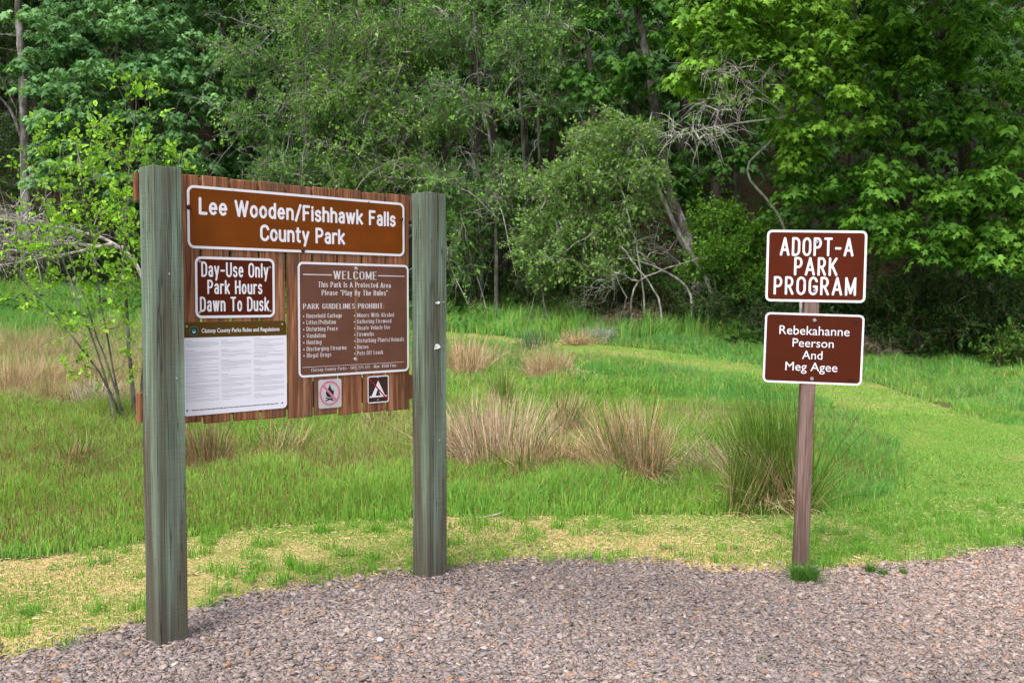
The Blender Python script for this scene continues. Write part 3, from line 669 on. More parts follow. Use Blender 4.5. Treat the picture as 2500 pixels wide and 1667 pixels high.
def rrect(x0, x1, z0, z1, r, n=8):
    p = []
    for cx, cz, a in ((x1-r, z1-r, 0), (x0+r, z1-r, 90), (x0+r, z0+r, 180), (x1-r, z0+r, 270)):
        p += [(cx+r*math.cos(math.radians(a+90*i/n)), cz+r*math.sin(math.radians(a+90*i/n))) for i in range(n+1)]
    return p
def plate(name, x0, x1, z0, z1, r, y0, y1, mat, parent):
    """rounded sheet from depth y0 (back) to y1 (front, smaller)"""
    p = rrect(x0, x1, z0, z1, r); n = len(p)
    V = [(a, y0, b) for a, b in p]+[(a, y1, b) for a, b in p]
    F = [tuple(range(n)), tuple(range(2*n-1, n-1, -1))]+[(i, n+i, n+(i+1) % n, (i+1) % n) for i in range(n)]
    return pymesh(name, V, F, mat, parent)
def ring(name, x0, x1, z0, z1, r, w_, y, mat, parent, th=0.0006):
    a = rrect(x0, x1, z0, z1, r); b = rrect(x0+w_, x1-w_, z0+w_, z1-w_, max(r-w_*.9, .004)); n = len(a)
    V = [(p[0], y, p[1]) for p in a]+[(p[0], y, p[1]) for p in b]+[(p[0], y+th, p[1]) for p in a]+[(p[0], y+th, p[1]) for p in b]
    F = []
    for i in range(n):
        j = (i+1) % n; F += [(i, n+i, n+j, j), (2*n+i, i, j, 2*n+j), (n+i, 3*n+i, 3*n+j, n+j)]
    return pymesh(name, V, F, mat, parent)
def flat(name, polys, y, mat, parent):
    V, F = [], []
    for k, p in enumerate(polys):
        b = len(V); V += [(a, y-.00003*k, c) for a, c in p]; F.append(tuple(range(b, len(V))))
    return pymesh(name, V, F, mat, parent)
def disc(cx, cz, r, n=20): return [(cx+r*math.cos(2*math.pi*i/n), cz+r*math.sin(2*math.pi*i/n)) for i in range(n)]
def bolt(x, z, y, r, mat, parent, name='bolt'):
    bm = bmesh.new()
    bmesh.ops.create_cone(bm, cap_ends=True, segments=14, radius1=r*1.35, radius2=r*1.2, depth=r*.3, matrix=Matrix.Translation((x, y-r*.15, z)) @ Matrix.Rotation(math.pi/2, 4, 'X'))
    bmesh.ops.create_cone(bm, cap_ends=True, segments=6, radius1=r, radius2=r*.85, depth=r*.7, matrix=Matrix.Translation((x, y-r*.62, z)) @ Matrix.Rotation(math.pi/2, 4, 'X') @ Matrix.Rotation(.4, 4, 'Z'))
    return bmobj(name, bm, mat, parent)

# ------------------------------------------------------------------ notice board
PHI = math.radians(45.06); BX, BY = -1.6154, 4.6372
BU = np.array([math.cos(PHI), math.sin(PHI), 0]); BN = np.array([-math.sin(PHI), math.cos(PHI), 0])
rnd = random.Random(4)
board = empty('notice_board', (BX, BY, 0), 'brown plank notice board standing between two thick green stained posts on the gravel edge', 'notice board', rot=(0, 0, PHI))
PW, PH = 0.1399, 2.197
for s0, extra in ((0.0, ''), (1.614, '')):
    bm = bmesh.new(); bevel_box(bm, (0, 0, -0.25), (PW, PW, PH+0.012), 0.004, 2)
    bmesh.ops.subdivide_edges(bm, edges=[e for e in bm.edges if abs(e.verts[0].co.z-e.verts[1].co.z) > 1], cuts=24)
    for v in bm.verts:
        v.co.x += 0.0022*math.sin(v.co.z*5.1+s0*7)+rnd.uniform(-.0006, .0006); v.co.y += 0.0016*math.sin(v.co.z*4.3+1+s0*3)+rnd.uniform(-.0006, .0006)
        if v.co.z > 2: v.co.z += 0.006*math.sin(v.co.x*40)+rnd.uniform(-.0015, .0015)
    p = bmobj('post', bm, M_POST, board); p.location = (s0, 0, 0)
# planks (one panel) and the two rails behind them
bm = bmesh.new(); shade = []
pk = [(.143, .2915), (.3015, .4485), (.459, .6095), (.6175, .767), (.776, .9295), (.9365, 1.087), (1.096, 1.249), (1.256, 1.413), (1.4175, 1.585)]
top = [2.197, 2.199, 2.195, 2.199, 2.191, 2.194, 2.197, 2.192, 2.195]
bot = [1.012, 1.003, 1.000, .996, .988, .990, .982, .984, .979]
for (a, b), zt, zb in zip(pk, top, bot):
    n0 = len(bm.verts); bevel_box(bm, (a+.003, .126, zb), (b-.003, .139, zt), .005, 2, .003, rnd)
    bm.verts.ensure_lookup_table(); o = (rnd.uniform(0, 50), rnd.uniform(0, 50), rnd.uniform(0, 50))
    shade += [o]*(len(bm.verts)-n0)
me = bpy.data.meshes.new('plank_panel'); bm.to_mesh(me); bm.free(); me.materials.append(M_PLANK)
at = me.attributes.new('shade', 'FLOAT_VECTOR', 'POINT'); at.data.foreach_set('vector', np.array(shade, np.float32).ravel())
o = bpy.data.objects.new('plank_panel', me); COL.objects.link(o); o.parent = board
for z0, z1 in ((2.055, 2.188), (1.035, 1.172)):
    bm = bmesh.new(); bevel_box(bm, (-.014, .1405, z0), (1.79, .178, z1), .004, 2); bmobj('rail', bm, M_PLANK, board)
for s, z in ((.07, 1.72), (.10, 1.24), (.118, .96), (1.70, .80)): bolt(s, z, 0, .004, M_BOLT, board, 'nail')

def bsign(name, label, s0, s1, z0, z1, off=0.126):
    sc_ = (s0+s1)/2; o3 = np.array([BX, BY, 0])+BU*(sc_+.0115)+BN*(off-.0012)+np.array([0, 0, z0])
    root = empty(name, o3, label, 'sign', rot=(0, 0, PHI)); return root, sc_, z0
# park name sign
r, sc, zc = bsign('park_name_sign', 'wide orange brown park name sign with white letters across the top of the board', .214, 1.535, 1.848, 2.148)
h = (1.535-.214)/2
plate('panel', -h, h, 0, .30, .035, 0, -.0022, M_ORANGE, r); ring('border', -h, h, 0, .30, .035, .0125, -.0030, M_WHITE, r)
acc = ([], [])
letters(acc, 'Lee Wooden/Fishhawk Falls', .274-sc, 1.473-sc, 2.0175-zc, .070, .0070, y0=-.0027, sp=.26)
letters(acc, 'County Park', .606-sc, 1.126-sc, 1.9045-zc, .070, .0070, y0=-.0027, sp=.26)
letter_obj(acc, M_WHITE, r)
for s, z in ((.224, 2.042), (1.513, 2.058), (.859, 1.86)): bolt(s-sc, z-zc, -.003, .0095, M_RUST, r)
for s, z in ((.458, 2.137), (1.285, 2.141)): bolt(s-sc, z-zc, -.003, .0035, M_BOLT, r, 'screw')
# opening hours sign
r, sc, zc = bsign('opening_hours_sign', 'small red brown day-use hours sign directly above the white rules sheet', .250, .688, 1.514, 1.811)
h = .219
plate('panel', -h, h, 0, .297, .032, 0, -.0022, M_BROWN, r); ring('border', -h, h, 0, .297, .032, .0125, -.0030, M_WHITE, r)
acc = ([], [])
letters(acc, 'Day-Use Only', .283-sc, .652-sc, 1.7175-zc, .0645, .0046, y0=-.0027, sp=.33)
letters(acc, 'Park Hours', .314-sc, .616-sc, 1.6345-zc, .0605, .0046, y0=-.0027, sp=.33)
letters(acc, 'Dawn To Dusk', .274-sc, .655-sc, 1.5495-zc, .0635, .0046, y0=-.0027, sp=.33)
letter_obj(acc, M_WHITE, r)
acc = ([], []); letters(acc, '22', .631-sc, .656-sc, 1.774-zc, .018, .0022, y0=-.0026); letter_obj(acc, M_DARKMARK, r, 'number_stamp')
for s, z in ((.275, 1.786), (.661, 1.767), (.271, 1.542), (.663, 1.545)): bolt(s-sc, z-zc, -.003, .0045, M_BOLT, r, 'screw')
# rules sheet
r, sc, zc = bsign('rules_sheet', 'large white rules sheet with olive header, round seal and columns of fine print', .178, .755, 1.047, 1.496)
h = .2885; H = .449
plate('panel', -h, h, 0, H, .025, 0, -.0022, M_PAPERW, r)
hd = [p for p in rrect(-h, h, 0, H, .025) if p[1] > H-.07]; hd = [(h, H-.0745)]+hd+[(-h, H-.0745)]
flat('header', [hd], -.0026, M_OLIVE, r)
bftext([('Clatsop County Parks Rules and Regulations', .281-sc, .714-sc, 1.4445-zc, .0195, .016)], M_WHITE, r, y=-.0031)
se = flat('seal', [disc(.241-sc, 1.453-zc, .0225, 28)], -.0029, M_SEAL1, r)
flat('seal_ring', [disc(.241-sc, 1.453-zc, .0205, 28)], -.0032, M_SEAL3, se)
flat('seal_sky', [disc(.241-sc, 1.4545-zc, .0125, 20)], -.0035, M_SEAL2, se)
flat('seal_hill', [[(.230-sc, 1.452-zc), (.236-sc, 1.459-zc), (.241-sc, 1.453-zc), (.247-sc, 1.460-zc), (.252-sc, 1.452-zc), (.246-sc, 1.4455-zc), (.236-sc, 1.4455-zc)]], -.0038, M_SEAL1, se)
flat('seal_water', [[(.232-sc, 1.449-zc), (.250-sc, 1.449-zc), (.246-sc, 1.4435-zc), (.236-sc, 1.4435-zc)]], -.0041, M_PAPERW, se)
rt = random.Random(8); V, F, Vh, Fh = [], [], [], []
def dash(VV, FF, x, z, l, hh):
    b = len(VV); VV += [(x, -.0025, z), (x+l, -.0025, z), (x+l, -.0025, z+hh), (x, -.0025, z+hh)]; FF.append((b, b+1, b+2, b+3))
for (xa, xb), zt, zb in (((.196, .372), 1.404, 1.113), ((.383, .550), 1.402, 1.108), ((.564, .741), 1.409, 1.104)):
    z = zt; left = 0; head = True
    while z > zb:
        if head: dash(Vh, Fh, xa-sc, z-zc, rt.uniform(.03, .045), .0026); z -= .0062; left = rt.randint(2, 5); head = False; continue
        x = xa+(.004 if rt.random() < .3 else 0); xe = xb if left > 1 else xa+(xb-xa)*rt.uniform(.25, .9)
        while x < xe-.004:
            l = min(rt.uniform(.004, .013), xe-x); dash(V, F, x-sc, z-zc, l, .0019); x += l+.0016
        left -= 1; z -= .0056
        if left <= 0:
            left = rt.randint(1, 4); z -= .0035
            if rt.random() < .2: head = True; z -= .009
b_ = len(V); V += Vh; F += [tuple(i+b_ for i in f) for f in Fh]; pymesh('fine_lettering', V, F, M_INK, r)
V, F = [], []; x = .223
while x < .704:
    l = min(rt.uniform(.007, .024), .706-x); dash(V, F, x-sc, 1.071-zc, l, .0042); x += l+.003
pymesh('footer_lettering', V, F, M_INKD, r)
for s in (.202, .727): flat('bird_mark', [[(s-.006-sc, 1.079-zc), (s-.001-sc, 1.076-zc), (s+.006-sc, 1.081-zc), (s+.004-sc, 1.072-zc), (s-.002-sc, 1.068-zc), (s-.005-sc, 1.073-zc)]], -.0026, M_INKD, r)
for s, z in ((.2035, 1.476), (.730, 1.477)): bolt(s-sc, z-zc, -.0026, .0042, M_BOLT, r, 'screw')
# welcome sign
r, sc, zc = bsign('welcome_sign', 'big faded brown welcome sign listing park prohibitions, on the right half of the board', .826, 1.564, 1.197, 1.800)
h = .369; H = .603
plate('panel', -h, h, 0, H, .030, 0, -.0022, M_FADED, r); ring('border', -h, h, 0, H, .030, .0115, -.0030, M_WHITE, r)
acc = ([], [])
def ser(t, a, b, z, cap, rx, rz): letters(acc, t, a-sc, b-sc, z-zc, cap, rx, rz, True, -.0027, .36)
ser('WELCOME', 1.048, 1.339, 1.715, .0405, .0044, .0015)
ser('This Park Is A Protected Area', .951, 1.435, 1.6705, .0265, .0027, .0011); ser('Please “Play By The Rules”', .973, 1.413, 1.6275, .0265, .0027, .0011)
ser('PARK GUIDELINES PROHIBIT:', .857, 1.389, 1.556, .0255, .0030, .0011)
rows = [1.519, 1.485, 1.450, 1.415, 1.3805, 1.3455, 1.312]
for z, t, e in zip(rows, ('Household Garbage', 'Litter/Pollution', 'Disturbing Peace', 'Vandalism', 'Hunting', 'Discharging Firearms', 'Illegal Drugs'), (1.102, 1.062, 1.074, .995, .969, 1.131, 1.031)): ser(t, .877, e, z-.010, .0205, .0017, .0010)
for z, t, e in zip(rows, ('Minors With Alcohol', 'Gathering Firewood', 'Unsafe Vehicle Use', 'Fireworks', 'Disturbing Plants/Animals', 'Horses', 'Pets Off Leash'), (1.457, 1.438, 1.429, 1.316, 1.529, 1.278, 1.378)): ser(t, 1.203, e, z-.010, .0205, .0017, .0010)
ser('Clatsop County Parks • ORS 275.325 • Max. $500 Fine', .904, 1.471, 1.2265, .0155, .0014, .0006)
extra = [disc(s-sc, z-.002-zc, .0042, 10) for s in (.8595, 1.1855) for z in rows]
bar = lambda a, b, z, t: [(a-sc, z-t-zc), (b-sc, z-t-zc), (b-sc, z+t-zc), (a-sc, z+t-zc)]
extra += [bar(.858, 1.039, 1.735, .0026), bar(1.347, 1.534, 1.736, .0026), bar(.849, 1.527, 1.2505, .0011)]
for p_ in extra:
    b_ = len(acc[0]); acc[0].extend((a, -.0027, c) for a, c in p_); acc[1].append(tuple(range(b_, len(acc[0]))))
letter_obj(acc, M_FADEDLET, r)
for s, z in ((1.199, 1.771), (1.190, 1.278)): bolt(s-sc, z-zc, -.0024, .0085, M_BOLT, r)
# no campfire sign
r, sc, zc = bsign('no_campfire_sign', 'little square white sign with a campfire in a faded pink prohibition ring', .950, 1.096, 1.026, 1.179)
plate('panel', -.073, .073, 0, .153, .011, 0, -.0022, M_GREYW, r)
cx, cz = 1.0205-sc, 1.106-zc
fl = [(-.004, -.028), (-.020, -.020), (-.026, -.004), (-.020, .012), (-.012, .002), (-.012, .018), (-.004, .032), (.002, .046), (.004, .030), (.012, .016), (.018, .006), (.022, .016), (.027, .0), (.024, -.016), (.012, -.026)]
logs = [[(-.030, -.026), (-.026, -.021), (.026, -.037), (.022, -.044)], [(-.026, -.044), (-.030, -.038), (.020, -.024), (.024, -.029)]]
flat('campfire_pictogram', [[(cx+a, cz+b+.004) for a, b in fl]]+[[(cx+a, cz+b) for a, b in l] for l in logs], -.0025, M_BLACK, r)
N = 40; o_, i_ = disc(cx, cz, .0665, N), disc(cx, cz, .0555, N)
V = [(a, -.0030, b) for a, b in o_+i_]; F = [(i, N+i, N+(i+1) % N, (i+1) % N) for i in range(N)]
b = len(V); d = .0575*.7071; t = .0045
V += [(cx-d-t, -.0030, cz+d-t), (cx-d+t, -.0030, cz+d+t), (cx+d+t, -.0030, cz-d+t), (cx+d-t, -.0030, cz-d-t)]; F.append((b+3, b+2, b+1, b))
pymesh('prohibition_ring', V, F, M_PINK, r)
for z in (1.168, 1.040): bolt(1.0205-sc, z-zc, -.0022, .0036, M_BOLT, r, 'screw')
# no camping sign
r, sc, zc = bsign('no_camping_sign', 'little square dark brown sign with a white tent crossed by a red slash', 1.271, 1.418, 1.031, 1.181)
plate('panel', -.0735, .0735, 0, .150, .011, 0, -.0022, M_CAMP, r); ring('border', -.0735, .0735, 0, .150, .011, .0055, -.0030, M_WHITE, r, .0007)
q = lambda *a: [(a[i]-sc, a[i+1]-zc) for i in range(0, len(a), 2)]
flat('tent_pictogram', [q(1.344, 1.155, 1.298, 1.070, 1.325, 1.070, 1.343, 1.112), q(1.344, 1.1551, 1.343, 1.112, 1.361, 1.070, 1.391, 1.070), q(1.284, 1.0705, 1.284, 1.0625, 1.403, 1.0625, 1.403, 1.0705)], -.0025, M_WHITE, r)
flat('prohibition_slash', [q(1.280, 1.176, 1.275, 1.170, 1.407, 1.040, 1.412, 1.046)], -.0034, M_RED, r)
for z in (1.172, 1.047): bolt(1.342-sc, z-zc, -.0024, .0036, M_BOLT, r, 'screw')

# scraps stapled to the right post, tape on the left one
def onboard(s, off, z): return np.array([BX, BY, 0])+BU*s+BN*off+np.array([0, 0, z])
for nm, lab, s, z, pts in (('paper_scrap', 'small torn white paper scrap stapled to the right green post, upper of two', 1.684, 1.588, [(-.014, -.006), (.004, -.010), (.018, .000), (.012, .006), (-.012, .004)]),
                          ('paper_scrap', 'larger torn white paper scrap stapled to the right green post, lower of two', 1.680, 1.338, [(-.020, -.018), (.002, -.014), (.026, -.006), (.016, .010), (.0, .016), (-.016, .012)])):
    e = empty(nm, onboard(s, -.001, z), lab, 'paper scrap', 'torn paper scraps on the right post', (0, 0, PHI))
    V = [(a, -.001-.004*math.sin(i*2.1)**2, b) for i, (a, b) in enumerate(pts)]; n = len(V); V += [(a, y+.0006, b) for a, y, b in V]
    pymesh('paper', V, [tuple(range(n)), tuple(range(2*n-1, n-1, -1))]+[(i, n+i, n+(i+1) % n, (i+1) % n) for i in range(n)], M_PAPER, e)
    bolt(pts[0][0]+.006, 0.001, -.006, .003, M_BOLT, e, 'staple')
    bolt(.048, 0.002, .001, .0035, M_BOLT, e, 'nail')
bm = bmesh.new(); rx = random.Random(2)
for k in range(3):
    v = [bm.verts.new((.001+k*.004+rx.uniform(-.003, .003), -.003*k, rx.uniform(-.004, .004)+i*.006-.009)) for i in range(4)]+[bm.verts.new((.007+k*.005+rx.uniform(-.003, .003), -.004*k-.003, rx.uniform(-.004, .004)+i*.006-.009)) for i in range(4)]
    for i in range(3): bm.faces.new((v[i], v[i+1], v[5+i], v[4+i]))
bmesh.ops.solidify(bm, geom=bm.faces[:], thickness=.0006)
tp = bmobj('marking_tape', bm, M_TAPE); tp.location = onboard(.142, .098, 1.555); tp.rotation_euler = (0, 0, PHI)
tag(tp, 'tiny scrap of magenta marking tape beside the left post', 'marking tape')

# ------------------------------------------------------------------ adopt sign on its own post
AX, AY = 1.700, 6.05; LEAN = math.radians(1.62)
pr = empty('sign_post', (1.7245, AY, 0), 'slim pinkish weathered wooden post leaning slightly right, carrying two brown signs', 'sign post', rot=(0, LEAN, math.radians(-6)))
bm = bmesh.new(); bevel_box(bm, (-.0415, 0, -.3), (.0415, .083, 1.985), .005, 2)
bmesh.ops.subdivide_edges(bm, edges=[e for e in bm.edges if abs(e.verts[0].co.z-e.verts[1].co.z) > 1], cuts=20)
for v in bm.verts: v.co.x += .0018*math.sin(v.co.z*6)+rnd.uniform(-.0006, .0006)
me = bpy.data.meshes.new('post'); bm.to_mesh(me); bm.free(); me.materials.append(M_POST2)
o = bpy.data.objects.new('post', me); COL.objects.link(o); o.parent = pr
def asign(name, label, px, pz, w_, h_, roll):
    base = Vector((px, AY-.006, pz)); return empty(name, base, label, 'sign', rot=(0, math.radians(roll), math.radians(-6)))
r = asign('adopt_park_sign', 'upper brown sign on the slim post, with three lines of big white capitals', 1.7865, 1.590, .573, .42, 1.0)
h = .2875; H = .421
plate('panel', -h, h, 0, H, .030, 0, -.0022, M_BROWN, r); ring('border', -h, h, 0, H, .030, .0135, -.0030, M_WHITE, r)
acc = ([], [])
letters(acc, 'ADOPT-A', -.211, .212, .0665+.2095, .0965, .0068, y0=-.0027, sp=.38); letters(acc, 'PARK', -.126, .124, -.0485+.2095, .0955, .0068, y0=-.0027, sp=.38); letters(acc, 'PROGRAM', -.241, .233, -.1630+.2095, .0955, .0068, y0=-.0027, sp=.38)
letter_obj(acc, M_WHITE, r)
for x, z in ((.0, .352), (-.004, .067)): bolt(x, z, -.0032, .0072, M_BOLT, r)
r = asign('adopters_sign', 'lower brown sign on the slim post, with two names in white over four lines', 1.7735, 1.107, .571, .415, 1.75)
h = .286; H = .415
plate('panel', -h, h, 0, H, .030, 0, -.0022, M_BROWN2, r); ring('border', -h, h, 0, H, .030, .0115, -.0030, M_WHITE, r)
bftext([('Rebekahanne', -.200, .204, .2885, .0515, 0), ('Peerson', -.121, .116, .2165, .0495, 0), ('And', -.063, .054, .1455, .0495, 0), ('Meg Agee', -.157, .143, .0755, .0505, 0)], M_WHITE, r, y=-.0027)
acc = ([], []); letters(acc, '25', .222, .249, .360, .017, .0023, y0=-.0026); letter_obj(acc, M_DARKMARK, r, 'number_stamp')
flat('date_label', [[(.204, .018), (.246, .018), (.246, .037), (.204, .037)]], -.0026, M_DARKMARK, r)
for x, z in ((.0, .376), (-.001, .030)): bolt(x, z, -.0026, .0085, M_BOLT, r)

# ------------------------------------------------------------------ plants: skeletons, leaves
TRI = {}
o_ = [(0, 0), (.10, .30), (.30, .20), (.58, .52), (.60, .17), (1.0, 0), (.60, -.17), (.58, -.52), (.30, -.20), (.10, -.30)]
TRI['maple'] = (np.array([(.38, 0, .05)]+[(a, b, -.22*a*a-.22*abs(b)) for a, b in o_]), np.array([(0, i+1, (i+1) % 10+1) for i in range(10)]))
TRI['small'] = (np.array([(0, 0, 0), (.45, .30, .06), (1, 0, -.05), (.45, -.30, .06)]), np.array([(0, 2, 1), (0, 3, 2)]))
TRI['oval'] = (np.array([(0, 0, 0), (.28, .25, .07), (.62, .27, .06), (1, 0, -.14), (.62, -.27, .06), (.28, -.25, .07), (.5, 0, 0)]), np.array([(0, 6, 1), (1, 6, 2), (2, 6, 3), (3, 6, 4), (4, 6, 5), (5, 6, 0)]))
TRI['blade'] = (np.array([(0, .03, 0), (0, -.03, 0), (.5, -.05, .03), (.5, .05, .03), (1, 0, -.1)]), np.array([(0, 1, 2), (0, 2, 3), (3, 2, 4)]))
def nrm(a): return a/(np.linalg.norm(a, axis=-1, keepdims=True)+1e-9)
def leaves(kind, P, D, Nn, S):
    """leaf cards: base P, along D, roughly facing Nn, length S"""
    T, F = TRI[kind]; D = nrm(D); Y = nrm(np.cross(Nn, D)); Z = np.cross(D, Y)
    V = P[:, None]+S[:, None, None]*(T[None, :, 0:1]*D[:, None]+T[None, :, 1:2]*Y[:, None]+T[None, :, 2:3]*Z[:, None])
    return V.reshape(-1, 3), (F[None]+(np.arange(len(P))*len(T))[:, None, None]).reshape(-1, 3), len(T)
def blobpts(blobs, rg, clump=.75):
    out = []
    for b in blobs:
        px, py, d, rx, ry, rd, n = b
        c = W(px, py, d); s = mpp(d)
        v = nrm(rg.normal(0, 1, (n, 3)))*(rg.random((n, 1))**(1/2.6))
        if clump and n > 20:      # twigs gather in sprays with gaps between
            kc = max(4, n//8); cc = nrm(rg.normal(0, 1, (kc, 3)))*(rg.random((kc, 1))**(1/2.4)); k_ = int(n*clump)
            v[:k_] = cc[rg.integers(0, kc, k_)]+rg.normal(0, 1, (k_, 3))*np.array([.17, .17, .09])
        out.append(c+v*np.array([rx*s, rd, ry*s]))
    P = np.concatenate(out); gz = terr(P[:, 0], P[:, 1])
    return P[P[:, 2] > gz+0.08]
def skeleton(stems, tips, rg, arch=0.10, upbias=0.6, r_tip=0.004, pw=2.3, jit=0.06, m=7):
    """stems: list of (polyline (k,3), r_base, r_top). Attach every tip to the nearest wood grown so far.
    returns stem tubes, branch polylines (N,m,3) and radii (N,m), tip directions"""
    NP = []; NR = []; par = []; stem_rng = []
    for pl, r0, r1 in stems:
        n = max(8, int(np.linalg.norm(np.diff(np.array(pl), axis=0), axis=1).sum()/0.25)); q = resamp(pl, n)
        q[1:] += rg.normal(0, 1, (n-1, 3))*np.linspace(0, 1, n-1)[:, None]*0.02
        b = len(NP); stem_rng.append((b, b+n, r0, r1))
        for i in range(n): NP.append(q[i]); NR.append(0); par.append(b+i-1 if i else -1)
    base = np.mean([s[0][0] for s in stems], 0)
    A_ = np.array(NP)
    dmin = np.min(np.linalg.norm(tips[:, None, :]-A_[None, ::2], axis=2), 1); tips = tips[np.argsort(dmin)]
    cap_ = len(NP)+len(tips)*m; arr = np.zeros((cap_, 3)); cnt = len(NP); arr[:cnt] = A_
    stem_n = cnt
    paths = np.zeros((len(tips), m, 3)); pid = np.zeros((len(tips), m), int); par = par+[0]*(cap_-cnt)
    u = np.linspace(0, 1, m)[:, None]
    low = [0]*0
    for k, p in enumerate(tips):
        a = arr[:cnt]; d = np.linalg.norm(a-p, axis=1)
        c = d+upbias*np.clip(a[:, 2]-p[2]+0.25*d, 0, None)
        j = int(np.argmin(c)); q = a[j]; l = d[j]
        mid = q+(p-q)*0.5+np.array([0, 0, arch*l])+rg.normal(0, jit*l, 3)
        pl = (1-u)**2*q+2*u*(1-u)*mid+u*u*p
        paths[k] = pl; ids = [j]+list(range(cnt, cnt+m-1)); pid[k] = ids
        arr[cnt:cnt+m-1] = pl[1:]
        for a_, b_ in zip(ids[:-1], ids[1:]): par[b_] = a_
        cnt += m-1
    # pipe model radii
    acc = np.zeros(cnt)
    leaf = np.ones(cnt, bool)
    for i in range(cnt):
        if par[i] >= 0: leaf[par[i]] = False
    acc[leaf] = r_tip**pw
    order = np.arange(cnt)[::-1]
    for i in order:
        if par[i] >= 0: acc[par[i]] += acc[i]
    R = acc**(1/pw)
    for b, e, r0, r1 in stem_rng:
        t = np.linspace(0, 1, e-b); R[b:e] = np.clip(r0+(r1-r0)*t**0.8, .002, None)*(1+.25*np.exp(-t*14))
    rad = R[pid]; rad[:, 0] = np.minimum(R[pid[:, 0]], rad[:, 1]*1.25); rad = np.maximum(rad, r_tip*.6)
    sv = []
    for b, e, r0, r1 in stem_rng: sv.append(tubes(arr[None, b:e], R[None, b:e], 9))
    return cat(sv), paths, rad, nrm(paths[:, -1]-paths[:, -3]), tips
def twiglets(tips, dirs, rg, k, lmin, lmax, spread=0.8, up=0.0, droop=0.15):
    P0 = np.repeat(tips, k, 0); D = nrm(np.repeat(dirs, k, 0)*0.6+rg.normal(0, spread, (len(P0), 3))+np.array([0, 0, up]))
    l = rg.uniform(lmin, lmax, len(P0))[:, None]; P0 = P0+rg.normal(0, .05, P0.shape)
    mid = P0+D*l*.5+np.array([0, 0, .06])*l; end = P0+D*l-np.array([0, 0, droop])*l
    return np.stack([P0, mid, end], 1)
def tintcol(pal, n, rg, base=None, amt=.25):
    pal = np.array(pal); u = rg.random((n, 1)) if base is None else np.clip(base+rg.normal(0, .18, (n, 1)), 0, 1)
    c = pal[0]*(1-u)+pal[1]*u
    return c*np.exp(rg.normal(0, amt, (n, 1)))
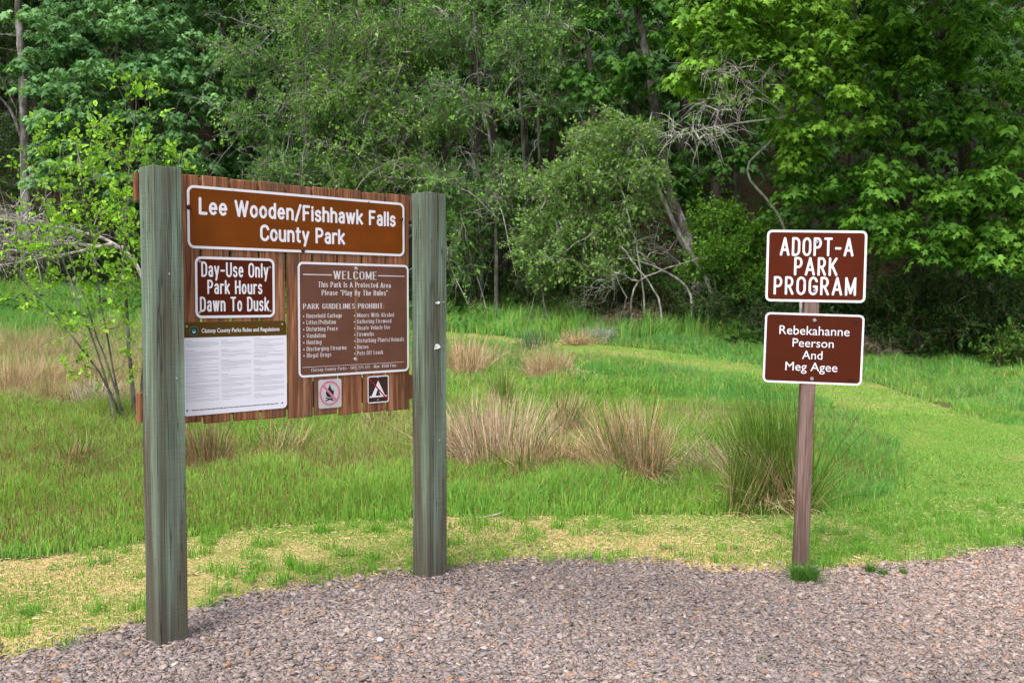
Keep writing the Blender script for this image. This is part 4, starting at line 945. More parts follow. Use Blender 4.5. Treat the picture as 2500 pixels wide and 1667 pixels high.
def plant(name, label, cat_, group, stems, blobs, kind, pal, seed, leaf=(.05, 24), bark=None, twig=(5, .2, .5), arch=.10, upbias=.6, r_tip=.004, cluster=12, up=0.0, droop=.15, twigbark=None, nroll=.5, clump=.75, bare=0):
    rg = np.random.default_rng(seed)
    stems = [(np.array(s[0]), s[1], s[2]) for s in stems]
    base = stems[0][0][0]; root = empty(name, base, label, cat_, group)
    tips = blobpts(blobs, rg, clump)
    (sv, sf), paths, rad, dirs, tips = skeleton(stems, tips, rg, arch, upbias, r_tip)
    tb = twigbark or bark; bv, bf = tubes(paths, rad, 5); wood = [(sv, sf), (bv, bf)]; wmi = [0*np.ones(len(sf)), (1 if twigbark else 0)*np.ones(len(bf))]
    if bare:   # long leafless shoots arching out of the crown
        pick = rg.choice(len(tips), min(bare, len(tips)), replace=False); p0 = tips[pick]; kb = len(p0)
        d0 = nrm(dirs[pick]*.5+rg.normal(0, .6, (kb, 3))+np.array([0, -.35, .1])); l0 = rg.uniform(.7, 2.0, kb)[:, None]
        t_ = np.linspace(-.35, 1, 7)[None, :, None]
        pb = p0[:, None]+(d0*l0)[:, None]*t_+np.array([0, 0, -.55])*l0[:, None]*(t_*np.abs(t_))*rg.uniform(-.3, 1, (kb, 1, 1))+rg.normal(0, .025, (kb, 7, 3))
        v_, f_ = tubes(pb, np.linspace(.020, .007, 7)[None]*rg.uniform(.6, 1.3, (kb, 1)), 4); wood.append((v_, f_)); wmi.append(np.ones(len(f_)))
        sd_ = twiglets(pb[:, 2::2].reshape(-1, 3), np.repeat(d0, 3, 0), rg, 2, .25, .7, droop=.3)
        v_, f_ = tubes(sd_, np.array([.007, .005, .003])[None]*np.ones((len(sd_), 1)), 3); wood.append((v_, f_)); wmi.append(np.ones(len(f_)))
    def put_wood():
        V_, F_ = cat(wood); npmesh('trunk', V_, F_, [bark, tb], smooth=True, parent=root, mi=np.concatenate(wmi))
    n = len(tips); ct = np.clip(.5+.35*rg.normal(0, 1, (n, 1)), 0, 1)
    if kind == 'maple':
        m = cluster; k = n*m
        P = np.repeat(tips, m, 0); a = rg.uniform(0, 2*np.pi, k); rad_ = rg.uniform(.04, .26, k)
        H = np.stack([np.cos(a), np.sin(a), 0*a], 1)
        P = P+H*rad_[:, None]+np.stack([0*a, 0*a, .10-rad_*.55+rg.normal(0, .06, k)], 1)
        D = H+np.stack([0*a, 0*a, -rg.uniform(.25, 1.3, k)], 1); N = H*.45+np.array([0, 0, 1.0])+rg.normal(0, .28, (k, 3))
        S = leaf[0]*np.exp(rg.normal(0, .25, k)); lv, lf, tn = leaves('maple', P, D, N, S)
        c = tintcol(pal, k, rg, np.repeat(ct, m, 0), .16)
        put_wood()
    else:
        tw = twiglets(tips, dirs, rg, twig[0], twig[1], twig[2], up=up, droop=droop)
        tr = np.array([r_tip*.75, r_tip*.5, r_tip*.25])[None]*np.ones((len(tw), 1))
        tv, tf = tubes(tw, tr, 3)
        wood.append((tv, tf)); wmi.append(np.ones(len(tf))); put_wood()
        if kind is None: return root
        m = leaf[1]; k = len(tw)*m; t = rg.uniform(.1, 1.05, k)[:, None]; T = np.repeat(tw, m, 0)
        P = (1-t)**2*T[:, 0]+2*t*(1-t)*T[:, 1]+t*t*T[:, 2]+rg.normal(0, leaf[0]*.25, (k, 3))
        D = nrm(T[:, 2]-T[:, 0])*.7+rg.normal(0, .7, (k, 3))+np.array([0, 0, up*.6]); N = np.array([0, 0, 1.0])+rg.normal(0, nroll, (k, 3))
        S = leaf[0]*np.exp(rg.normal(0, .28, k)); lv, lf, tn = leaves(kind, P, D, N, S)
        c = tintcol(pal, k, rg, np.repeat(np.repeat(ct, twig[0], 0), m, 0), .18)
    npmesh('crown', lv, lf, M_LEAF, np.repeat(c, tn, 0), parent=root)
    return root
def stem(pts, r0, r1): return (np.array(pts), r0, r1)
def pstem(px, r0, r1, d0, foot=True):
    """stem through photo points (px, py, depth); foot set on the terrain"""
    pts = [W(*p) for p in px]
    if foot:
        b = pts[0].copy(); b[2] = float(terr(b[0], b[1]))-.1
        pts = [b]+pts if pts[0][2] > b[2]+.25 else [b]+pts[1:]
    return (np.array(pts), r0, r1)

BRIGHT = [(.095, .235, .018), (.26, .47, .050)]; MAPLE_SHADE = [(.035, .115, .014), (.095, .24, .030)]  # second maple palette lowered: shade of the wood put into leaf colour
BLUE = [(.070, .19, .060), (.24, .45, .17)]; MID_SHADE = [(.048, .150, .014), (.155, .34, .035)]; WILLOW = [(.080, .22, .034), (.235, .44, .095)]  # mid maple palette paints the dimmer right-hand boughs into the leaf colour
SHRUB = [(.120, .25, .045), (.27, .43, .11)]; DARK_SHADE = [(.024, .068, .012), (.062, .135, .026)]; LIME = [(.17, .38, .025), (.36, .60, .065)]  # dark bush greens lowered further, forest shade included in the colour
FRESH = [(.085, .22, .022), (.19, .38, .045)]

# --- the right-hand maples
G1 = 'broadleaf trees along the forest edge'
plant('maple_tree', 'bright yellow green maple boughs reaching left above the pale dead tangle', 'tree', G1,
      [pstem([(2120, 760, 24), (2080, 520, 24), (2010, 300, 23.5), (1900, 90, 23), (1820, -80, 22.8)], .24, .07, 24)],
      [(1660, 60, 22, 150, 90, 1.3, 90), (1640, 190, 22, 110, 50, .9, 60), (1850, 90, 22, 170, 130, 1.5, 130), (1860, 250, 22.3, 120, 80, 1.2, 70), (1780, -60, 22, 130, 60, 1.2, 50), (1830, 360, 23, 70, 60, .9, 30), (1850, -260, 22.5, 200, 130, 2, 90)],
      'maple', BRIGHT, 101, (.155, 0), M_BARK_MOSS, cluster=17, arch=.12, upbias=.25, r_tip=.006)
plant('maple_tree', 'big maple with shade-darkened green drooping leaf layers filling the right of the view', 'tree', G1,
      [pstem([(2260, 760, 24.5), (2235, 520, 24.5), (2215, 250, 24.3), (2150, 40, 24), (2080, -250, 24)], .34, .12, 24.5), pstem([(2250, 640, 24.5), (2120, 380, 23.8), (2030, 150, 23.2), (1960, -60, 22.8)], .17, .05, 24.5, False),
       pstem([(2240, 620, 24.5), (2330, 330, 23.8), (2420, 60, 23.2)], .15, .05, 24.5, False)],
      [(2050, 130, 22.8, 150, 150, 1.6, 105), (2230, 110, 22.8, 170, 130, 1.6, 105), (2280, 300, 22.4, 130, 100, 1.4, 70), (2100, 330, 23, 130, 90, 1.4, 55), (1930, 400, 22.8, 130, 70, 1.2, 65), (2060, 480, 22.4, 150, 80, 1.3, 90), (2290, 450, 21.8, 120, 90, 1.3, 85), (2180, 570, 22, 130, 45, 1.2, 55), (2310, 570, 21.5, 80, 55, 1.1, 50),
       (2080, -150, 22.5, 300, 140, 2.4, 140), (2150, -220, 19.8, 260, 110, 2.2, 190), (2300, -70, 19.8, 120, 50, 1.4, 45), (2200, -420, 21, 320, 150, 3, 150)],  # overhanging blobs above the frame, added to shade the leaves below
      'maple', MID_SHADE, 120, (.155, 0), M_BARK_MOSS, cluster=17, arch=.12, upbias=.25, r_tip=.006)
plant('maple_tree', 'shaded maple with dark mossy limbs standing deep behind the drooping layers', 'tree', G1,
      [pstem([(2140, 760, 27.5), (2120, 520, 27.5), (2090, 260, 27.5), (2060, -100, 27.5)], .30, .12, 27.5), pstem([(2110, 520, 27.5), (1960, 330, 27), (1900, 80, 27)], .14, .05, 27.5, False)],
      [(2000, 100, 26.5, 300, 200, 1.5, 130), (2250, 250, 26.5, 150, 250, 1.5, 90), (1950, 480, 26.5, 190, 100, 1.4, 90), (2200, 600, 26, 160, 90, 1.3, 80), (1850, -80, 27, 300, 130, 2, 90), (2050, -420, 26, 420, 220, 3.5, 230), (2000, -300, 22, 380, 160, 3, 160)],
      'maple', MAPLE_SHADE, 102, (.17, 0), M_BARK_MOSS, cluster=15, upbias=.3, r_tip=.006)
plant('maple_tree', 'tall dark maple with a pale blotched leaning trunk, left of the bright boughs', 'tree', G1,
      [pstem([(1600, 690, 29.5), (1585, 560, 29.5), (1535, 440, 29.5), (1512, 290, 29.4), (1482, 120, 29.3), (1455, -20, 29.2), (1430, -160, 29)], .20, .09, 29.5),
       pstem([(1520, 330, 29.4), (1470, 130, 29.6), (1400, -30, 29.6)], .09, .04, 29.5, False)],
      [(1430, 50, 29, 120, 70, 1.3, 45), (1370, 180, 28.5, 110, 50, 1.0, 50), (1480, 170, 28.6, 90, 50, 1, 35), (1600, 120, 30, 120, 110, 1.4, 60), (1620, 340, 30, 100, 90, 1.2, 50), (1560, 430, 29.8, 60, 60, .8, 25), (1400, 290, 28.5, 110, 40, .9, 35),
       (1500, -120, 29.5, 260, 100, 2, 100), (1480, -420, 29, 300, 220, 3.2, 200)],
      'maple', MAPLE_SHADE, 103, (.18, 0), M_BARK_ALDER, cluster=14, upbias=.3, r_tip=.006)
plant('maple_tree', 'dark maple with two upright mossy trunks above the mid green bush', 'tree', G1,
      [pstem([(1585, 640, 31.5), (1570, 430, 31.5), (1575, 200, 31.5), (1590, -80, 31.5)], .27, .13, 31), pstem([(1700, 640, 31.5), (1690, 400, 31.5), (1700, 150, 31.5), (1720, -80, 31.5)], .16, .09, 31)],
      [(1640, 60, 31.5, 160, 120, 1.5, 70), (1560, 400, 30.7, 70, 60, .8, 25), (1700, 330, 31.5, 110, 80, 1.2, 35), (1650, -100, 31.5, 220, 110, 1.8, 70), (1680, -420, 30.5, 260, 220, 3, 160)],
      'maple', MAPLE_SHADE, 104, (.18, 0), M_BARK_DARK, cluster=14, upbias=.3, r_tip=.006)
# --- left maples
plant('maple_tree', 'broad maple with pale bluish green layered foliage in the upper left', 'tree', G1,
      [pstem([(310, 590, 36), (320, 430, 36), (330, 250, 36), (320, 20, 36), (300, -150, 36)], .28, .12, 36), pstem([(330, 480, 36), (430, 290, 36), (470, 100, 36)], .15, .06, 36, False), pstem([(320, 480, 36), (200, 300, 35.5), (140, 120, 35)], .15, .05, 36, False)],
      [(250, 60, 34.5, 210, 70, 2, 150), (140, 130, 34.5, 90, 60, 1.2, 55), (260, 190, 34, 180, 60, 1.8, 120), (430, 140, 34.5, 100, 60, 1.4, 60), (160, 290, 34, 110, 60, 1.4, 75), (320, 290, 34, 130, 50, 1.5, 80), (430, 230, 34.5, 100, 40, 1.2, 50), (200, 400, 34, 130, 60, 1.4, 85), (400, 360, 34.5, 120, 60, 1.3, 60), (120, 370, 34, 60, 60, 1, 35), (330, 450, 34.5, 150, 50, 1.4, 70),
       (280, -80, 35, 260, 90, 2.4, 110), (280, -350, 35, 280, 190, 3.2, 200)],
      'maple', BLUE, 105, (.20, 0), M_BARK_MOSS, cluster=17, upbias=.3, r_tip=.007)
plant('maple_tree', 'dusky maple with a rusty mossy trunk between the bluish maple and the grey twigged thicket', 'tree', G1,
      [pstem([(500, 640, 38), (485, 420, 38), (500, 200, 38), (520, -50, 38)], .24, .1, 38), pstem([(540, 640, 38.5), (545, 400, 38.5), (530, 200, 38.5), (545, -60, 38.5)], .2, .1, 38)],
      [(520, 260, 37, 120, 80, 1.5, 80), (560, 420, 37, 110, 90, 1.3, 80), (470, 480, 37, 100, 60, 1.2, 55), (620, 330, 37.5, 100, 80, 1.3, 60), (560, 80, 37.5, 150, 110, 1.5, 70), (550, -80, 37.5, 200, 80, 2, 70), (560, -350, 36, 240, 200, 3, 170)],
      'maple', [(.055, .15, .04), (.11, .24, .065)], 106, (.24, 0), M_BARK_MOSS, cluster=12, upbias=.3, r_tip=.007)
plant('dark_tree', 'dark tree with a straight lichen spotted trunk at the far left edge', 'tree', G1,
      [pstem([(62, 660, 37), (60, 500, 37), (55, 250, 37), (45, 60, 37), (30, -150, 37)], .21, .11, 37), pstem([(55, 330, 37), (20, 240, 36.6), (-40, 190, 36)], .07, .03, 37, False)],
      [(10, 90, 38, 80, 120, 1.4, 60), (30, 300, 38, 70, 90, 1.3, 50), (0, 430, 37.6, 60, 70, 1.2, 45), (70, 500, 38, 80, 60, 1.2, 45), (40, -60, 37.5, 120, 80, 2, 50)],
      'small', DARK_SHADE, 107, (.075, 16), M_BARK_ALDER, (6, .3, .8), r_tip=.006)
# --- grey twigged alder thicket in the middle
TW = dict(twigbark=M_BARK_PALE)
def thick(label, st, bl, seed, pal=WILLOW, leaf=(.085, 9), twig=(7, .3, .8), **k):
    return plant('alder_tree', label, 'tree', 'grey twigged alders in the middle of the wood', st, bl, 'small', pal, seed, leaf, k.pop('bark', M_BARK_ALDER), twig, r_tip=.008, upbias=k.pop('upbias', .35), twigbark=M_BARK_PALE, arch=k.pop('arch', .16), bare=k.pop('bare', 75), **k)
thick('largest alder of the thicket, its fine yellowish green foliage reaching the top behind the board',
      [pstem([(880, 680, 32), (870, 450, 32), (850, 220, 32), (820, -60, 32)], .17, .06, 32), pstem([(890, 640, 32), (1000, 400, 31.6), (1080, 200, 31.4), (1100, -40, 31.2)], .11, .04, 32, False)],
      [(800, 80, 30.5, 190, 80, 1.6, 110), (950, 140, 30.5, 180, 80, 1.6, 105), (820, 230, 30.3, 170, 70, 1.5, 95), (980, 290, 30.3, 150, 60, 1.4, 75), (850, 360, 30.2, 170, 60, 1.4, 85), (880, -60, 31, 260, 70, 2, 90), (880, -320, 31, 280, 180, 3, 150)], 111, [(.090, .23, .030), (.265, .46, .085)], bare=130)
thick('alder with long grey drooping twigs leaning out left toward the dusky maple',
      [pstem([(740, 660, 33), (720, 450, 33), (690, 240, 33), (660, -20, 33)], .13, .05, 33)],
      [(620, 110, 32, 120, 90, 1.4, 70), (640, 260, 31.5, 130, 80, 1.4, 75), (690, 390, 31.5, 120, 70, 1.3, 65), (720, 170, 31.5, 100, 90, 1.3, 60), (660, -60, 32, 160, 70, 1.6, 50), (640, 480, 32, 90, 50, 1.2, 35)], 112)
thick('alder with several slim pale grey trunks showing bare, right of the middle',
      [pstem([(1105, 560, 30), (1085, 340, 30), (1060, 200, 30), (1035, 120, 30), (1020, -60, 30)], .085, .04, 30), pstem([(1140, 560, 29.6), (1128, 330, 29.6), (1100, 220, 29.6), (1090, 60, 29.6)], .065, .03, 30), pstem([(1212, 560, 30.3), (1200, 300, 30.3), (1190, 180, 30.3), (1215, -40, 30.3)], .075, .035, 30), pstem([(1240, 560, 30.6), (1238, 330, 30.6), (1230, 120, 30.6)], .06, .03, 30)],
      [(1100, 80, 29.4, 160, 80, 1.5, 90), (1240, 130, 29.3, 120, 80, 1.3, 60), (1060, 230, 29, 130, 60, 1.2, 45), (1250, 40, 30, 130, 60, 1.3, 50), (1150, -70, 29.8, 200, 70, 1.8, 70), (1180, -300, 29.8, 220, 160, 2.6, 120), (1290, 220, 29.5, 80, 40, 1, 22)], 113)
thick('alder with a dark forked trunk shaped like a V, just right of the board',
      [pstem([(1205, 745, 31.6), (1180, 660, 31.6), (1140, 560, 31.6), (1095, 470, 31.4), (1040, 380, 31)], .17, .07, 31.6), pstem([(1192, 690, 31.6), (1208, 600, 31.5), (1205, 500, 31.4), (1220, 380, 31.2), (1200, 250, 31)], .13, .05, 31.6, False)],
      [(1080, 430, 29.6, 120, 60, 1.2, 70), (1180, 400, 29.6, 100, 60, 1.1, 50), (1060, 520, 29.6, 60, 60, 1, 40), (1150, 480, 29.8, 100, 40, 1, 40), (1070, 600, 29.6, 45, 45, .8, 22), (980, 440, 30.4, 90, 60, 1.1, 45)], 114, bark=M_BARK_DARK)
plant('crabapple_shrub', 'rounded pale green shrub leaning left in front of the dark wood', 'shrub', None,
      [pstem([(1620, 660, 28), (1570, 570, 28), (1530, 480, 27.8), (1480, 380, 27.5), (1440, 300, 27.3)], .085, .03, 28), pstem([(1590, 630, 28), (1480, 540, 27.6), (1380, 500, 27.2), (1290, 470, 27)], .06, .02, 28, False)],
      [(1400, 330, 26.8, 100, 55, 1.1, 85), (1330, 420, 26.6, 110, 60, 1.1, 85), (1450, 420, 26.6, 80, 70, 1.1, 75), (1290, 520, 26.6, 90, 50, 1, 65), (1390, 530, 26.6, 90, 50, 1, 60), (1320, 600, 26.6, 100, 40, 1, 60), (1250, 590, 26.8, 60, 40, .8, 30), (1440, 590, 26.8, 50, 40, .8, 20)],
      'small', SHRUB, 115, (.085, 9), M_BARK_PALE, (7, .25, .6), r_tip=.007, upbias=.3, arch=.15, bare=25, twigbark=M_BARK_PALE)
plant('leafy_bush', 'mid green upright bush below the two dark trunks, left of the upper sign', 'bush', None,
      [pstem([(1665, 690, 27), (1660, 560, 27), (1650, 470, 27)], .03, .01, 27), pstem([(1690, 690, 27), (1710, 600, 26.8), (1730, 520, 26.6)], .03, .01, 27)],
      [(1640, 500, 26.6, 60, 50, .8, 45), (1680, 580, 26.5, 100, 60, 1, 90), (1740, 640, 26.4, 90, 50, .9, 60), (1610, 620, 26.7, 50, 50, .8, 35), (1760, 570, 26.3, 60, 50, .8, 35)],
      'small', FRESH, 116, (.07, 12), M_BARK_DARK, (7, .2, .5), up=.3)
# --- brambles and undergrowth along the wood's foot
GB = 'dark brambles along the foot of the wood'
def bramble(label, px, py, d, rx, ry, rd, n, seed, pal=DARK_SHADE, leaf=.075, name='bramble_bush', group=GB):
    b = W(px, py+ry*.6, d); b[2] = float(terr(b[0], b[1])); sc_ = mpp(d)
    st = [stem([b+[dx*rx*sc_, 0, -.1], b+[dx*1.5*rx*sc_, -.2, ry*sc_*.7]], .014, .006) for dx in (-.5, 0, .5)]
    cz = (b[2]+.0)  # crown sits on the ground
    return plant(name, label, 'bush', group, st, [(px, py, d, rx, ry, rd, n)], 'small', pal, seed, (leaf, 13), M_DEAD_BROWN, (7, .2, .55), r_tip=.004, upbias=.1, arch=.2)
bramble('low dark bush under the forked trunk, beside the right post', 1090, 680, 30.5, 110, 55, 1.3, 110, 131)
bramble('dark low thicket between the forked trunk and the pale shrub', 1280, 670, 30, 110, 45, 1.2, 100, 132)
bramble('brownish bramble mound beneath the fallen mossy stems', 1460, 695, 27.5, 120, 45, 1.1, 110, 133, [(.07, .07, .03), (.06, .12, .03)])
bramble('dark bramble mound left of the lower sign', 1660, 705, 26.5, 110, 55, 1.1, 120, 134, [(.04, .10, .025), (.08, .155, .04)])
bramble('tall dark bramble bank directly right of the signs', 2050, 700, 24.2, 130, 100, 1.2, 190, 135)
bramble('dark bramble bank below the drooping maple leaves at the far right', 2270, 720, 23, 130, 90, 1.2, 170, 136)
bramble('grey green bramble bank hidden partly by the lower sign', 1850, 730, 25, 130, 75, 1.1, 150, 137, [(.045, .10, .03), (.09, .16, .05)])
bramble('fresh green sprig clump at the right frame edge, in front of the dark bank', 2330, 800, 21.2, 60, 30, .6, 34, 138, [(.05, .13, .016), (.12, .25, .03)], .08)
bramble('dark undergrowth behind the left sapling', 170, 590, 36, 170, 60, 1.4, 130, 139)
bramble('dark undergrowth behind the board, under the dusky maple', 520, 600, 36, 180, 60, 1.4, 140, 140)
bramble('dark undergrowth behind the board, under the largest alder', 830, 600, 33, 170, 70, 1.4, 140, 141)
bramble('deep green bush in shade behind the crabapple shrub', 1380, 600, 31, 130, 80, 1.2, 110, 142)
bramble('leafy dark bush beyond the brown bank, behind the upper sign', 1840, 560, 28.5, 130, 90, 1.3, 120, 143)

# --- ground cover of ferns and seedlings under the trees: uncountable
rg = np.random.default_rng(290); n = 9000
x = rg.uniform(-24, 24, n); y = rg.uniform(26.5, 50, n); y = np.where(x > 5, y-2.5-.25*np.clip(x-5, 0, 8), y)
ok = (np.abs(x) < .5*y+2) & (rg.random(n) < .45+.5*pn(x, y, .7, 81)); x, y = x[ok], y[ok]
C_ = np.stack([x, y, terr(x, y)+rg.uniform(.05, .55, len(x))], 1); m = 14; n = len(C_)*m
a = rg.uniform(0, 2*np.pi, n); H = np.stack([np.cos(a), np.sin(a), 0*a], 1); r_ = rg.uniform(.05, .35, n)[:, None]
lv, lf, tn = leaves('oval', np.repeat(C_, m, 0)+H*r_+rg.normal(0, .05, (n, 3)), H+np.array([0, 0, -.2])+rg.normal(0, .3, (n, 3)), np.array([0, 0, 1.])+rg.normal(0, .35, (n, 3)), .15*np.exp(rg.normal(0, .35, n)))
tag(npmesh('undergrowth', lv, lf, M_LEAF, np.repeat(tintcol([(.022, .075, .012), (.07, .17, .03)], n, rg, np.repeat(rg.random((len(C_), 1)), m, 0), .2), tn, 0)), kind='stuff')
# --- dead wood
def deadwood(name, label, stems, blobs, seed, bark, twig=(5, .25, .7), r_tip=.006, **k):
    return plant(name, label, 'dead wood', None, stems, blobs, None, None, seed, bark=bark, twig=twig, r_tip=r_tip, **k)
deadwood('dead_branches', 'pale leafless branch tangle hanging left of the bright maple leaves',
         [pstem([(1840, 640, 24), (1790, 490, 23.8), (1705, 400, 23.5), (1715, 370, 23.4), (1780, 330, 23.2), (1800, 240, 22.8)], .045, .02, 24), pstem([(1800, 260, 22.4), (1700, 170, 21.6), (1560, 160, 21.2)], .022, .006, 24, False), pstem([(1800, 270, 22.4), (1680, 285, 21.6), (1535, 315, 21.2)], .022, .006, 24, False)],
         [(1650, 165, 21.3, 90, 22, .4, 15), (1600, 305, 21.2, 80, 26, .4, 20), (1660, 240, 21.4, 80, 22, .4, 15), (1740, 200, 21.7, 50, 25, .3, 6)], 151, M_DEAD, (4, .25, .65), .0095, upbias=.1)
deadwood('dead_tree', 'crossed mossy fallen stems at the foot of the pale blotched trunk',
         [pstem([(1640, 670, 26.4), (1590, 590, 26.3), (1540, 500, 26.1), (1500, 400, 25.9)], .075, .04, 26.4), pstem([(1590, 660, 26.2), (1510, 610, 26.1), (1420, 590, 26.0)], .045, .02, 26.4), pstem([(1480, 680, 25.9), (1460, 560, 25.8), (1440, 480, 25.7)], .03, .012, 26.4), pstem([(1450, 650, 25.8), (1540, 610, 25.9), (1625, 590, 25.9)], .03, .012, 26.4), pstem([(1520, 690, 25.6), (1470, 620, 25.6), (1420, 560, 25.6)], .032, .015, 26.4), pstem([(1655, 690, 26.4), (1640, 640, 26.4), (1632, 590, 26.4)], .028, .02, 26)],
         [(1400, 650, 25.7, 70, 30, .5, 14), (1500, 560, 25.9, 70, 50, .5, 14), (1340, 690, 26.8, 60, 18, .4, 9)], 152, M_BARK_PALE, (3, .3, .8), .008, upbias=.1)
deadwood('fallen_tree', 'pale leafless fallen tree crown lying behind the sapling on the left',
         [pstem([(330, 610, 19.5), (250, 545, 19.3), (130, 520, 19), (0, 505, 18.7), (-90, 500, 18.5)], .05, .02, 20), pstem([(290, 570, 19.4), (160, 560, 19.2), (20, 555, 19), (-80, 545, 19)], .04, .015, 20, False), pstem([(260, 560, 19.3), (120, 590, 18.9), (0, 610, 18.7)], .035, .012, 20, False)],
         [(50, 495, 18.6, 120, 28, .5, 26), (70, 545, 18.8, 120, 28, .5, 22), (30, 590, 18.7, 80, 24, .5, 14), (160, 530, 19, 60, 22, .4, 8)], 153, M_DEAD, (4, .3, .8), .010, upbias=0)
for lab, px, py, d, rx, ry, n, sd_ in (('tangle of dead tan stalks spilling onto the grass by the path', 1390, 765, 25, 60, 28, 60, 161), ('dead brown brush at the foot of the right bramble bank', 2010, 800, 23, 80, 20, 50, 162), ('heap of dead tan brush below the fallen mossy stems', 1450, 725, 26, 80, 22, 60, 163)):
    b = W(px, py+ry, d); b[2] = float(terr(b[0], b[1]))
    deadwood('dead_brush', lab, [stem([b, b+[.05, -.1, .25]], .012, .006)], [(px, py, d, rx, ry, .6, n)], sd_, M_DEAD_BROWN if sd_ != 161 else M_DEAD, (6, .15, .5), .0035, upbias=0)

# --- the sapling beside the left post
plant('sapling', 'bright lime green leafed sapling with several slim grey stems beside the left post', 'sapling', None,
      [pstem([(312, 975, 12.8), (299, 830, 12.8), (291, 735, 12.8), (283, 640, 12.8), (290, 450, 12.8), (300, 320, 12.7), (312, 240, 12.7)], .032, .006, 12.8),
       pstem([(292, 965, 12.5), (258, 890, 12.4), (180, 790, 12.2), (120, 710, 12.1), (60, 640, 12), (-10, 590, 12)], .018, .005, 12.6),
       pstem([(270, 970, 12.3), (245, 860, 12.2), (160, 640, 12.0), (100, 480, 12), (60, 380, 12)], .016, .004, 12.6),
       pstem([(300, 960, 12.7), (240, 820, 12.9), (150, 560, 13), (130, 400, 13), (150, 300, 13)], .016, .004, 12.7),
       pstem([(316, 960, 12.8), (330, 830, 13), (350, 620, 13.1), (380, 470, 13.1), (420, 360, 13.1)], .018, .004, 12.8),
       pstem([(290, 960, 12.6), (250, 800, 12.4), (210, 560, 12.2), (180, 400, 12.2), (170, 280, 12.2)], .015, .004, 12.6)],
      [(310, 230, 12.7, 40, 70, .3, 10), (220, 360, 12.5, 100, 60, .5, 24), (330, 370, 12.8, 90, 50, .5, 16), (130, 390, 12.3, 90, 60, .5, 19), (270, 460, 12.5, 130, 70, .6, 36), (130, 510, 12.2, 100, 60, .5, 19), (230, 560, 12.4, 120, 60, .6, 31), (60, 590, 12, 80, 50, .4, 15), (200, 660, 12.3, 110, 50, .5, 23), (300, 640, 12.6, 60, 80, .5, 17), (70, 690, 12, 70, 40, .4, 8), (220, 760, 12.2, 80, 40, .4, 11), (180, 850, 12.1, 70, 30, .3, 6), (290, 840, 12.5, 40, 50, .3, 5), (90, 330, 12.1, 50, 20, .3, 4), (200, 300, 12.3, 60, 40, .3, 6), (400, 370, 13, 40, 30, .3, 4)],
      'oval', LIME, 171, (.054, 9), M_BARK_ALDER, (2, .12, .36), r_tip=.003, upbias=.9, arch=-.06, up=.5, droop=-.05, twigbark=M_BARK_ALDER, nroll=.5, clump=0)

